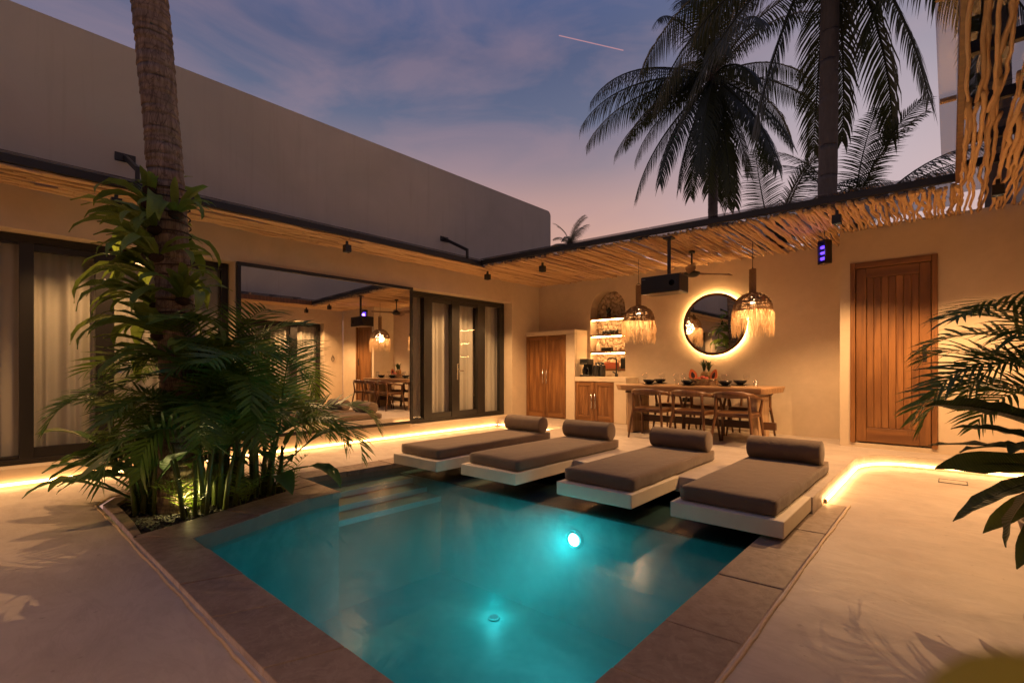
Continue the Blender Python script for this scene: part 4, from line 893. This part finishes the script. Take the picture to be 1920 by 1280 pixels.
# ------------------------------------------------------------------ pendants
def pendant(label, x, y, ztop, seed):
    t = thing('pendant_lamp', label, 'pendant lamp', (x, y, ztop), seed*1.7, 'woven pendant lamps with raffia fringe'); rs = random.Random(seed)
    MB().tube([(0, 0, .02), (0, 0, ZS-ztop)], .004, 6).build('cord', 'black_metal', t); MB().tube([(.035*math.cos(R(a)), 0, -.005+.04*math.sin(R(a))) for a in range(0, 181, 15)], .004, 6).build('hoop', 'black_metal', t)
    nk = MB()
    for j in range(26): z = -.005-j*.013; nk.tube([(.040*math.cos(R(a)), .040*math.sin(R(a)), z+.002*math.sin(R(a)*2+j)) for a in range(0, 361, 30)], .0078, 5, False)
    nk.build('neck', 'woven', t)
    dm = MB()
    for j in range(52):
        s = j/51; r_ = .05+.195*math.sin(min(1, s*1.02)*math.pi/2)**.75; z = -.335-.235*s**1.35-.0
        o1, o2 = rs.uniform(0, 6), rs.uniform(0, 6)
        dm.tube([((r_+.005*math.sin(R(a)*3+o1))*math.cos(R(a)), (r_+.005*math.sin(R(a)*3+o1))*math.sin(R(a)), z+.009*math.sin(R(a)*2+o2)+.005*math.sin(R(a)*7+o1)) for a in range(0, 361, 12)], rs.uniform(.0042, .0064), 4, False)
    for j in range(150):   # slanting weavers
        a0_ = rs.uniform(0, 6.28); da = rs.uniform(-.9, .9); P = []
        for q in range(9): s = q/8; r_ = .05+.195*math.sin(min(1, s*1.02)*math.pi/2)**.75; a = a0_+da*s; P.append((r_*math.cos(a), r_*math.sin(a), -.335-.235*s**1.35))
        dm.tube(P, .0044, 4, False)
    dm.build('woven_shade', 'woven', t, kind='stuff')
    fr = MB()
    for j in range(420):
        a = rs.uniform(0, 6.283); r_ = .245+rs.uniform(-.012, .006); L = rs.uniform(.24, .37) if rs.random() > .25 else rs.uniform(.12, .26); w = rs.uniform(.0026, .0055); P = []; vs = []; fs = []; o1 = rs.uniform(0, 9); sd = Vector((-math.sin(a), math.cos(a), 0)); tw = rs.uniform(-.8, .8)
        for q in range(7):
            s = q/6; rr_ = r_+.016*math.sin(s*2.6)+  .022*noise.noise(Vector((o1, s*3, 0))); aa = a+.12*noise.noise(Vector((o1, s*2.5, 5)))
            c = Vector((rr_*math.cos(aa), rr_*math.sin(aa), -.567-L*s)); d = (sd*math.cos(tw+s*2)+Vector((math.cos(a), math.sin(a), 0))*math.sin(tw+s*2))*w*(1-.5*s); vs += [c-d, c+d]
        for q in range(6): fs.append((2*q, 2*q+1, 2*q+3, 2*q+2))
        fr.add(vs, fs, True)
    fr.build('fringe', 'raffia', t, kind='stuff')
    MB().lathe([(.012, -.36), (.014, -.40), (.03, -.43), (.034, -.455), (.02, -.485), (.003, -.49)], 14).build('bulb', 'bulb', t)
    lamp('glow', 'POINT', t, (0, 0, -.56), 24.0, (1, .62, .30), shadow_soft_size=.11)
pendant('woven fringed pendant lamp hanging in front of the round mirror', -2.0, 7.1, 2.49, 1)
pendant('woven fringed pendant lamp hanging in front of the lit niche', -3.70, 7.1, 2.46, 2)

# ------------------------------------------------------------------ projector, fan, insect lamp
pj = thing('projector', 'black projector box hanging on a pole under the branch canopy', 'projector', (-2.78, 6.08, 2.235))
MB().box(-.29, .24, -.13, .17, -.115, .115).build('body', 'black_plastic', pj, .012); MB().bar((.04, .02, .116), (.04, .02, .62), .035).build('pole', 'black_metal', pj); MB().box(-.02, .10, -.04, .08, .60, .62).build('mount_plate', 'black_metal', pj); MB().lathe([(.035, -.134), (.04, -.131)], 16, (.14, 0, .0), axis='Y').build('lens', 'dark_glass', pj)
MB().box(-.27, -.22, -.1325, -.1305, .075, .082).build('badge', 'steel', pj); MB().bar((-.10, .02, .13), (.20, .02, .13), .02, .02).build('mount_bar', 'black_metal', pj)
fn = thing('ceiling_fan', 'dark ceiling fan with flat blades behind the projector', 'fan', (-2.82, 7.05, 2.53), R(8))
MB().tube([(0, 0, .05), (0, 0, .33)], .013, 8).build('rod', 'black_metal', fn); MB().lathe([(.05, .30), (.045, .33)], 16).build('canopy_cap', 'black_metal', fn); MB().lathe([(.03, -.055), (.075, -.045), (.12, -.01), (.115, .015), (.06, .035), (.03, .06)], 24).build('motor', 'black_metal', fn)
for k in range(3):
    a = R(42+120*k); ca, sa = math.cos(a), math.sin(a); vs = []
    for q, (l_, w0) in enumerate(((.10, .035), (.22, .06), (.45, .07), (.60, .062), (.62, .045))):
        for s, zz in ((-1, -.02), (1, .022)): vs.append((l_*ca-s*w0*sa, l_*sa+s*w0*ca, zz))
    nn = len(vs); vs += [(x, y, z+.006) for x, y, z in vs]; fs = []
    for q in range(4): a_ = 2*q; fs += [(a_, a_+2, a_+3, a_+1), (nn+a_, nn+a_+1, nn+a_+3, nn+a_+2), (a_, nn+a_, nn+a_+2, a_+2), (a_+1, a_+3, nn+a_+3, nn+a_+1)]
    fs += [(0, 1, nn+1, nn), (8, nn+8, nn+9, 9)]
    MB().add(vs, fs).build('blade', 'dark_wood', fn)
uv = thing('insect_lamp', 'small black insect lamp with purple tubes under the canopy by the door', 'insect lamp', (-1.17, 7.15, 2.60), R(-38)); uv.scale = (.82, .82, .95)
MB().box(-.075, -.055, -.06, .06, -.16, .15).build('side_panel', 'black_plastic', uv, .004); MB().box(-.054, .075, .035, .06, -.16, .15).build('back_panel', 'black_plastic', uv, .004); MB().box(-.054, .075, -.06, .034, -.16, -.145).build('tray', 'black_plastic', uv); MB().box(-.054, .075, -.06, .034, .135, .15).build('top_panel', 'black_plastic', uv); MB().box(.060, .075, -.06, .034, -.144, .134).build('grille_post', 'black_plastic', uv)
for z in (-.085, -.01, .065): MB().tube([(-.05, -.015, z), (.058, -.015, z)], .02, 8).build('tube', 'uv_tube', uv)
gr_ = MB()
for q in range(9): gr_.bar((-.052, -.056, -.13+q*.032), (.058, -.056, -.13+q*.032), .003)
gr_.build('grille', 'black_metal', uv); MB().tube([(0, 0, .15), (0, 0, .30)], .004, 5).build('hanger', 'black_metal', uv)
lamp('uv_glow', 'POINT', uv, (0, -.12, 0), .5, (.3, .15, 1), shadow_soft_size=.04)

# ------------------------------------------------------------------ pool lamps
p1 = thing('pool_lamp', 'bright round underwater lamp in the far pool wall', 'pool light', (-2.44, LY(-2.44)-.01, -.36), R(2.4))
MB().lathe([(.053, -.018), (.078, -.018), (.09, 0), (.09, .008)], 24, axis='Y', capb=False).build('bezel', 'steel', p1); MB().lathe([(.046, -.022), (.052, -.012)], 24, axis='Y').build('lens', 'pool_lens', p1)
lp = lamp('beam', 'SPOT', p1, (0, -.05, 0), 50, (.12, .88, .92), spot_size=R(165), spot_blend=.6, shadow_soft_size=.07); lp.rotation_euler = (R(90+4), 0, R(180)); lp.rotation_euler = (R(-90-6), 0, 0)
lamp('spill', 'POINT', p1, (0, -.22, -.05), 2.5, (.2, .9, 1.0), shadow_soft_size=.1)
p2 = thing('pool_lamp', 'dim round lamp glowing deep in the pool', 'pool light', (-3.05, 3.12, ZP+.006))
MB().lathe([(.055, 0), (.052, .012), (.04, .014)], 24, capt=False).build('bezel', 'pool_stone', p2); MB().lathe([(.042, .012), (.04, .018)], 24).build('lens', 'pool_lens_dim', p2)
lamp('beam', 'POINT', p2, (0, 0, .14), 5.0, (.10, .88, .92), shadow_soft_size=.03)

# ------------------------------------------------------------------ planter soil and pebbles
soil = structure(link('planter_soil', filled([[(-4.12, .75), (-4.33, 1.33), (-4.54, 1.93), (-5.06, 2.03), (-5.28, 1.98), (-5.44, 1.5), (-5.46, 1.12), (-5.37, .88), (-5.17, .775)]], -.03), 'soil'))
gv = MB(); rs = random.Random(2)
for _ in range(1500):
    x, y = rs.uniform(-5.42, -4.14), rs.uniform(.78, 1.98)
    if x > -4.14-(y-.78)*.36: continue
    if x < -5.2 and (y < .95 or y > 1.9): continue
    r_ = rs.uniform(.008, .02); P = []
    for v in ((1, 0, 0), (-1, 0, 0), (0, 1, 0), (0, -1, 0), (0, 0, .7), (0, 0, -.5)): P.append((x+v[0]*r_*rs.uniform(.7, 1.2), y+v[1]*r_*rs.uniform(.7, 1.2), -.024+v[2]*r_))
    gv.add(P, [(0, 2, 4), (2, 1, 4), (1, 3, 4), (3, 0, 4), (2, 0, 5), (1, 2, 5), (3, 1, 5), (0, 3, 5)], True)
g_ = gv.build('planter_gravel', 'pebble'); g_['kind'] = 'stuff'; tag(g_, 'dark pebbles covering the soil of the palm planter', 'gravel')

# ------------------------------------------------------------------ plants
def frond(L, e0, droop, pairs, leaf, lw, hang, fwd=.9, seed=0, r0=.012, vee=.2, s0=.14, segs=3):
    rs = random.Random(seed); mb = MB(); n = 16; p = Vector((0, 0, 0)); th = e0; C = [Vector(p)]; T = []
    for i in range(n):
        T.append(Vector((math.cos(th), 0, math.sin(th)))); p = p+T[-1]*L/n; C.append(Vector(p)); th -= droop*(.35+1.3*i/n)/n
    T.append(T[-1]); mb.tube(C, [r0*(1-.85*i/n) for i in range(n+1)], 5, False)
    vs = []; fs = []
    for k in range(pairs):
        s = s0+(1-s0)*(k+.5)/pairs; f = s*n; i = min(n-1, int(f)); c = C[i].lerp(C[i+1], f-i); t = T[i]; up = Vector((-t.z, 0, t.x))
        ll = leaf*(.45+.55*math.sin(math.pi*min(1, (s-s0)/(1-s0)*.92+.12))**.7)*rs.uniform(.88, 1.08)
        for sd in (-1, 1):
            fo = fwd*(.35+.75*s)*rs.uniform(.9, 1.1)
            d = (Vector((0, sd, 0))+t*fo+up*vee*rs.uniform(.6, 1.4)).normalized(); q = c.copy(); o = len(vs)
            wdir = t.cross(d).cross(d).normalized() if False else (t-d*t.dot(d)).normalized()
            for j in range(segs+1):
                u = j/segs; w = lw*(.55+.45*math.sin(math.pi*min(.5+u*.5, 1)))*(1-u**2.2) if j < segs else 0
                w = lw*(1-u**2.5)*(.7+.3*min(1, u*4))
                if j < segs: vs += [q-wdir*w/2, q+wdir*w/2]
                else: vs.append(q)
                d = (d+Vector((0, 0, -1))*hang*rs.uniform(.7, 1.3)/segs).normalized(); q = q+d*ll/segs
            for j in range(segs-1): fs.append((o+2*j, o+2*j+1, o+2*j+3, o+2*j+2))
            fs.append((o+2*segs-2, o+2*segs-1, o+2*segs))
    mb.add(vs, fs, False); return mb.mesh('frond')
def mats(lst, m):
    for me in lst: me.materials.append(MATS[m])
    return lst
AREC_R = mats([frond(1.15, R(70-9*k), R(85+16*k), 21, .44, .030, .55, seed=90+k, r0=.009, vee=.45) for k in range(4)], 'areca_leaf')
AREC = mats([frond(1.15, R(78-6*k), R(95+14*k), 30, .34, .022, .35, seed=k, r0=.008, vee=.35) for k in range(6)], 'areca_leaf')
COCO = {e: mats([frond(4.6, R(e), R(dr), 64, .95, .046, hg, seed=e+k, r0=.045, vee=.05, s0=.10) for k in range(2)], 'coconut_leaf') for e, dr, hg in ((78, 60, .5), (55, 80, 1.0), (30, 85, 1.6), (8, 75, 2.2), (-18, 55, 2.4), (-45, 35, 1.8), (-65, 18, 1.2))}

def trunk(path, rads, label_parent, ring=.085, seed=0, mat='trunk_bark', amp=.06):
    """a tube whose radius steps at unevenly spaced, tilted leaf scars"""
    pts = [Vector(p) for p in path]; rs = random.Random(seed); nn = 20; vs = []; fs = []; rows = []
    tot = [0]
    for a, b in zip(pts, pts[1:]): tot.append(tot[-1]+(b-a).length)
    def at(d):
        for i in range(len(pts)-1):
            if d <= tot[i+1] or i == len(pts)-2:
                s_ = (d-tot[i])/(tot[i+1]-tot[i]); return pts[i].lerp(pts[i+1], s_), rads[i]*(1-s_)+rads[i+1]*s_
    d = 0
    while d < tot[-1]:
        st = ring*rs.uniform(.55, 1.35); tl = rs.uniform(-.25, .25); az = rs.uniform(0, 6.28)
        for f, k in ((0.0, -.6), (.14, .9), (.55, .35), (.98, -.1)): rows.append((min(d+st*f, tot[-1]), 1+amp*k*rs.uniform(.6, 1.2), tl, az))
        d += st
    for d, k, tl, az in rows:
        c, r_ = at(d)
        for q in range(nn):
            a = 2*math.pi*q/nn; rr_ = r_*k*(1+.05*noise.noise(Vector((math.cos(a)*1.6, math.sin(a)*1.6, d*3.0+seed)))+.02*noise.noise(Vector((math.cos(a)*6, math.sin(a)*6, d*9+seed))))
            vs.append(c+Vector((rr_*math.cos(a), rr_*math.sin(a), tl*r_*math.cos(a-az)*.5)))
    for i in range(len(rows)-1):
        for q in range(nn): fs.append((i*nn+q, i*nn+(q+1) % nn, (i+1)*nn+(q+1) % nn, (i+1)*nn+q))
    return MB().add(vs, fs, True).build('trunk', mat, label_parent)
def palm_crown(t, top, n, seed, sc=1.0, classes=None):
    rs = random.Random(seed); cls = classes or list(COCO)
    for k in range(n):
        e = cls[k % len(cls)]; az = k*2.39996+rs.uniform(-.25, .25)
        inst('frond', rs.choice(COCO[e]), t, top, (rs.uniform(-.25, .25), rs.uniform(-.08, .08), az), sc*rs.uniform(.85, 1.08))
# palm in the planter
pt = thing('palm_tree', 'tall ringed palm trunk rising from the planter, carrying ferns', 'palm tree', (-4.74, 1.12, -.04))
trunk([(0, 0, 0), (.0, 0, .9), (-.04, -.035, 2.0), (-.11, -.10, 3.2), (-.21, -.19, 4.6), (-.26, -.24, 7), (-.25, -.25, 11)], [.165, .135, .125, .125, .132, .12, .10], pt, .085, 1)
palm_crown(pt, (-.2, -.2, 11), 18, 4)
for z in (1.62, 1.72, 1.95, 2.03, 2.28, 2.36, 2.44, 2.52, 2.58, 2.66):
    fx = -.03-(z-2)*.05 if z > 2 else -.02
    MB().tube([(fx+.133*math.cos(R(a)), fx*.9+.133*math.sin(R(a)), z+.015*math.sin(R(a)+z*9)) for a in range(0, 361, 20)], .006, 5, False).build('tie_band', 'trunk_band', pt)
# bird's nest ferns tied to the trunk
FERN = mats([blade(.45+.045*k, .046+.004*k, R(72-7*k), R(70+16*k), .28, 9, .007, k, 'strap', petr=.006, twist=.2*(-1)**k) for k in range(6)], 'fern_leaf')
def fern(label, z, az, n, sc, spread=150, seed=0):
    rs = random.Random(seed); lean = -(z-1)*.05; a = R(az)
    t = thing('nest_fern', label, 'fern', (-4.74+lean+.125*math.cos(a), 1.12+lean*.85+.125*math.sin(a), z-.04), group="bird's nest ferns tied to the palm trunk")
    MB().lathe([(.02, -.05), (.055, -.03), (.06, .0), (.03, .03)], 10).build('root_ball', 'coir', t)
    for k in range(n):
        b = a+R(rs.uniform(-spread, spread)); inst('leaf', FERN[rs.randrange(6)], t, (.02*math.cos(b), .02*math.sin(b), 0), (rs.uniform(-.3, .3), rs.uniform(-.15, .35), b), sc*rs.uniform(.7, 1.15))
fern('small fern highest on the trunk, left side', 2.74, 150, 9, .5, 80, 1)
fern('cut-back fern stub near the top front of the trunk', 2.62, -70, 7, .26, 90, 2)
fern('fern high on the right side of the trunk', 2.44, 10, 12, .66, 80, 3)
fern('large fern on the upper left of the trunk', 2.26, -150, 20, 1.05, 100, 4)
fern('small fern at mid height on the front of the trunk', 2.30, -60, 8, .5, 100, 5)
fern('broad fern below it, left of the trunk', 1.93, -160, 19, 1.05, 100, 6)
fern('fern on the right side at mid trunk', 1.74, 15, 16, .75, 90, 7)
fern('biggest fern wrapped round the front of the trunk', 1.45, -80, 26, .95, 140, 8)
fern('low fern at the left of the trunk base', 1.18, 190, 16, 1.05, 100, 9)
fern('low fern at the right of the trunk base', 1.15, 20, 16, 1.15, 100, 10)
fern('leafy fern on the front of the trunk just under the canopy', 2.52, -95, 14, .72, 110, 11)
fern('fern at the front of the trunk, at door head height', 2.08, -60, 16, .78, 110, 12)
fern('fern low on the front left of the trunk', 1.70, -130, 18, .9, 100, 13)
# areca palms
def areca(label, x, y, h, n, seed, sc=1.0, z=-.03, group='areca palms in the planter', stems=5, spread=.16, tilt=.0, az0=None):
    rs = random.Random(seed); t = thing('areca_palm', label, 'palm', (x, y, z), group=group); tops = []
    for k in range(stems):
        a = k*2.4+seed; r_ = spread*math.sqrt((k+.5)/stems); bx, by = r_*math.cos(a), r_*math.sin(a); hh = h*rs.uniform(.6, 1.05); lx, ly = bx*1.9, by*1.9
        MB().tube([(bx, by, 0), ((bx*1.3), by*1.3, hh*.5), (lx, ly, hh)], [.020*sc+.004, .015*sc+.004, .009], 7).build('stem', 'stem_green', t); tops.append((lx, ly, hh))
    for k in range(n):
        p = tops[k % len(tops)]; az = (k*2.39996+rs.uniform(-.3, .3)) if az0 is None else az0+rs.uniform(-1.3, 1.3)
        inst('frond', AREC_R[rs.randrange(4)] if az0 is not None else AREC[rs.randrange(6)], t, (p[0], p[1], p[2]-.05), (rs.uniform(-.3, .3), rs.uniform(-.1, .25), az), sc*rs.uniform(.75, 1.15))
    return t
areca('areca palm at the right of the planter by the pool steps', -4.72, 1.72, .78, 18, 1, 1.0, stems=8)
areca('areca palm in the middle of the planter front', -4.52, 1.32, .76, 16, 2, .95, stems=7)
areca('areca palm at the back of the planter in front of the wall', -5.12, 1.60, .78, 15, 3, 1.0, stems=6)
areca('areca palm at the left of the planter', -5.08, 1.15, .64, 12, 4, .72, stems=6)
areca('tallest areca palm right beside the palm trunk', -4.92, 1.45, 1.05, 14, 5, 1.0, stems=5, spread=.1)
# broad leaved plants at the front left of the planter
BROAD = mats([blade(.40+.04*k, .075+.008*k, R(76-9*k), R(48+13*k), .22, 8, .006, 40+k, 'lance', pet=.28+.05*k, petr=.010) for k in range(5)], 'broad_leaf')
def broad(label, x, y, n, seed, sc=1.0, group='broad leaved plants in the planter', z=-.03, zs=0.25):
    rs = random.Random(seed); t = thing('broad_leaf_plant', label, 'plant', (x, y, z), group=group)
    for k in range(5): a = k*1.3+seed; MB().tube([(.05*math.cos(a), .05*math.sin(a), 0), (.07*math.cos(a), .07*math.sin(a), .2), (.09*math.cos(a), .09*math.sin(a), zs+.18)], [.022, .018, .008], 7).build('stem', 'stem_green', t)
    for k in range(n): az = k*2.39996+rs.uniform(-.3, .3); inst('leaf', BROAD[rs.randrange(5)], t, (.05*math.cos(az), .05*math.sin(az), rs.uniform(.05, zs)), (rs.uniform(-.25, .25), rs.uniform(-.1, .3), az), sc*rs.uniform(.8, 1.15))
broad('broad leaved plant at the front left corner of the planter', -4.86, .90, 15, 1, .95)
broad('broad leaved plant at the far left of the planter', -5.16, 1.05, 11, 2, .72)
broad('broad leaved plant at the right end of the planter', -4.70, 1.86, 10, 3, .75)
BROADL = mats([blade(.42+.05*k, .075+.008*k, R(38-12*k), R(45+8*k), .2, 8, .006, 140+k, 'lance', pet=.22, petr=.010) for k in range(3)], 'broad_leaf')
bl_ = thing('broad_leaf_plant', 'plant with wide leaves reaching left over the deck edge', 'plant', (-5.02, .98, -.03), group='broad leaved plants in the planter')
for k in range(4): MB().tube([(.04*math.cos(k*1.6), .04*math.sin(k*1.6), 0), (.05*math.cos(k*1.6), .05*math.sin(k*1.6), .25), (.06*math.cos(k*1.6), .06*math.sin(k*1.6), .42)], [.022, .018, .008], 7).build('stem', 'stem_green', bl_)
for k, (az, z) in enumerate(((205, .40), (228, .34), (250, .38), (188, .28), (218, .22), (240, .25), (262, .30), (275, .22), (235, .46), (170, .36))): inst('leaf', BROADL[k % 3], bl_, (0, 0, z), (.25*(-1)**k, 0, R(az)), .85+.05*(k % 3))
areca('slender areca stems at the planter front by the spotlight', -4.44, 1.16, .74, 5, 31, .62, stems=6, spread=.13)
areca('slender areca stems at the front left of the planter', -4.78, .93, .70, 5, 33, .62, stems=6, spread=.12)
# low bamboo-like sprigs
SPRIG = mats([frond(.38, R(80), R(60), 9, .14, .012, .3, seed=70+k, r0=.003, vee=.4) for k in range(3)], 'fern_leaf')
for k, (x, y) in enumerate(((-4.45, 1.1), (-4.55, 1.55), (-4.62, 1.88), (-4.9, .92))):
    rs = random.Random(k); t = thing('leafy_sprig', ['low leafy sprigs at the front of the planter', 'low leafy sprigs at the pool side of the planter', 'low leafy sprigs at the right tip of the planter', 'low leafy sprigs among the front left stems'][k], 'plant', (x, y, -.03), group='low sprigs among the stems')
    for q in range(8): inst('sprig', SPRIG[q % 3], t, (rs.uniform(-.07, .07), rs.uniform(-.07, .07), 0), (0, rs.uniform(-.1, .3), rs.uniform(0, 6.3)), rs.uniform(.7, 1.2))
# uplight in the planter
ul = thing('garden_spotlight', 'small spotlight glowing yellow among the planter stems', 'spotlight', (-4.52, 1.10, -.03))
MB().lathe([(.03, 0), (.035, .05), (.028, .06)], 12).build('housing', 'black_metal', ul); MB().lathe([(.024, .061), (.024, .064)], 12).build('lens', 'spot_lens', ul); MB().tube([(0, 0, -.05), (0, 0, 0)], .008, 6).build('spike', 'black_metal', ul)
lamp('beam', 'POINT', ul, (-.06, .02, .13), 11.0, (1.0, .78, .28), shadow_soft_size=.03)

# right hand plants: potted palm and big torn leaves close to the camera
areca('areca palm at right in front of the wooden door', .52, 3.72, .86, 22, 21, .66, 0.36, 'plants at the right edge', 5, .06, az0=R(228))
BAN = mats([blade(.54+.05*k, .056+.006*k, R(e_), R(d_), .20, 10, .008, 60+k, 'ban', pet=.16, petr=.012, twist=tw_) for k, (e_, d_, tw_) in enumerate(((28, 34, .2), (12, 22, -.3), (-8, 55, .35), (-25, 40, -.2)))], 'banana_leaf')
bn = thing('banana_plant', 'large leaved banana plant at the right edge over the deck', 'plant', (.47, 3.45, .3), group='plants at the right edge')
MB().tube([(0, 0, 0), (0, .01, .2), (-.01, .02, .45)], [.045, .04, .02], 9).build('stem', 'stem_green', bn)
for k, (az, z, v, s_, roll) in enumerate(((215, .52, 0, .95, .5), (224, .36, 1, 1.0, -.6), (212, .42, 0, .8, .2), (222, .36, 2, .82, .5), (232, .34, 3, .60, -.5), (238, .38, 2, .72, .3), (226, .28, 3, .58, .3), (262, .36, 1, .9, .1), (140, .45, 0, .9, .2), (100, .45, 0, .9, 0), (205, .42, 1, .85, .4), (280, .30, 2, .9, .1), (250, .42, 0, .9, -.2), (230, .44, 1, .9, .5), (218, .36, 2, .75, -.4), (245, .46, 1, .9, .3), (244, .32, 3, .68, -.2))):
    inst('leaf', BAN[v], bn, (0, 0, z), (roll, 0, R(az)), s_)
# planter pot under them
pot = thing('plant_pot', 'round grey pot holding the plants at the right edge', 'pot', (.46, 3.6, 0))
# ------------------------------------------------------------------ palms beyond the wall
def hang(t, top, azs, e, sc):
    for k, a in enumerate(azs): inst('frond', COCO[e][k % 2], t, top, (0, 0, R(a)), sc)
def coconut(label, x, y, zt, n, seed, sc, r=(.2, .15), lean=(0, 0), classes=None):
    t = thing('coconut_palm', label, 'palm tree', (x, y, 0), group='coconut palms behind the back wall')
    trunk([(lean[0], lean[1], 0), (lean[0]*.5, lean[1]*.5, zt*.4), (0, 0, zt)], [r[0]*1.15, r[0], r[1]], t, .20, seed, 'palm_grey', .02); palm_crown(t, (0, 0, zt-.05), n, seed, sc, classes)
    MB().lathe([(.1, -.5), (r[1]*1.4, -.2), (r[1]*1.5, .1), (.1, .5)], 10, (0, 0, zt)).build('crown_heart', 'coir', t); return t
cc = coconut('full coconut palm left of the thick trunk behind the wall', -6.1, 17.1, 11.3, 32, 3, .95, (.17, .13))
hang(cc, (0, 0, 11.1), (262, 285, 310), -65, 1.0); hang(cc, (0, 0, 11.15), (225, 255, 282, 330), -45, 1.1); hang(cc, (0, 0, 11.2), (196, 215, 235), 8, 1.1)
coconut('thick coconut trunk rising behind the wall with crown above the frame', -1.52, 9.85, 9.0, 24, 8, .95, (.145, .135), (-.12, .03))
coconut('low coconut palm between thick trunk and right canopy edge', -1.7, 13.5, 4.2, 14, 15, .62, (.2, .15), classes=[78, 55, 30, 55, 78])
coconut('low coconut palm just behind the roof at the thick trunk', -3.2, 13.2, 4.0, 14, 17, .62, (.2, .15), classes=[78, 55, 30, 55, 8])
coconut('tiny distant coconut palm over the roof by the parapet end', -20.8, 29.3, 10.2, 16, 19, .5, (.2, .15), classes=[78, 55, 30, 8])
coconut('coconut palm at upper right behind the right canopy', .6, 11.5, 9.6, 14, 23, .85, (.17, .14))

# leaf right in front of the lens, lower right corner
nl = thing('foreground_plant', 'blurred yellow green leaf in the bottom right corner close to the lens', 'plant', (.0, .20, 0))
A = R(42.2); rv = Vector((math.cos(A), math.sin(A), 0)); fv = Vector((-math.sin(A), math.cos(A), 0))
bc = Vector((0, 0, 1.14))+fv*.10+rv*.124-Vector((0, 0, .0795)); loc = bc-Vector((0, .20, 0)); base = Vector((.22, .12, 0))
MB().tube([base, base.lerp(loc, .6)+Vector((.03, 0, .05)), loc+rv*.03-Vector((0, 0, .05)), loc-Vector((0, 0, .01))], [.008, .006, .004, .003], 6).build('stem', 'stem_green', nl)
lv = MB(); vs = []; fs = []
for i in range(9):
    s = i/8*2-1; w = .022*math.sqrt(max(0, 1-s*s))+.001
    for k in (-1, 0, 1): vs.append(loc+rv*(s*.036)+fv*(k*w)+Vector((0, 0, .012*(1-s*s)-.004*abs(k))))
for i in range(8):
    for k in range(2): a = i*3+k; fs.append((a, a+1, a+4, a+3))
lv.add(vs, fs, True).build('leaf', 'near_leaf', nl)
# finish pot
MB().lathe([(.13, 0), (.17, .05), (.19, .30), (.205, .36), (.185, .36), (.18, .33)], 28, capt=False).build('body', 'coping_stone', pot); MB().lathe([(.178, .31), (.176, .325)], 24).build('soil', 'soil', pot)
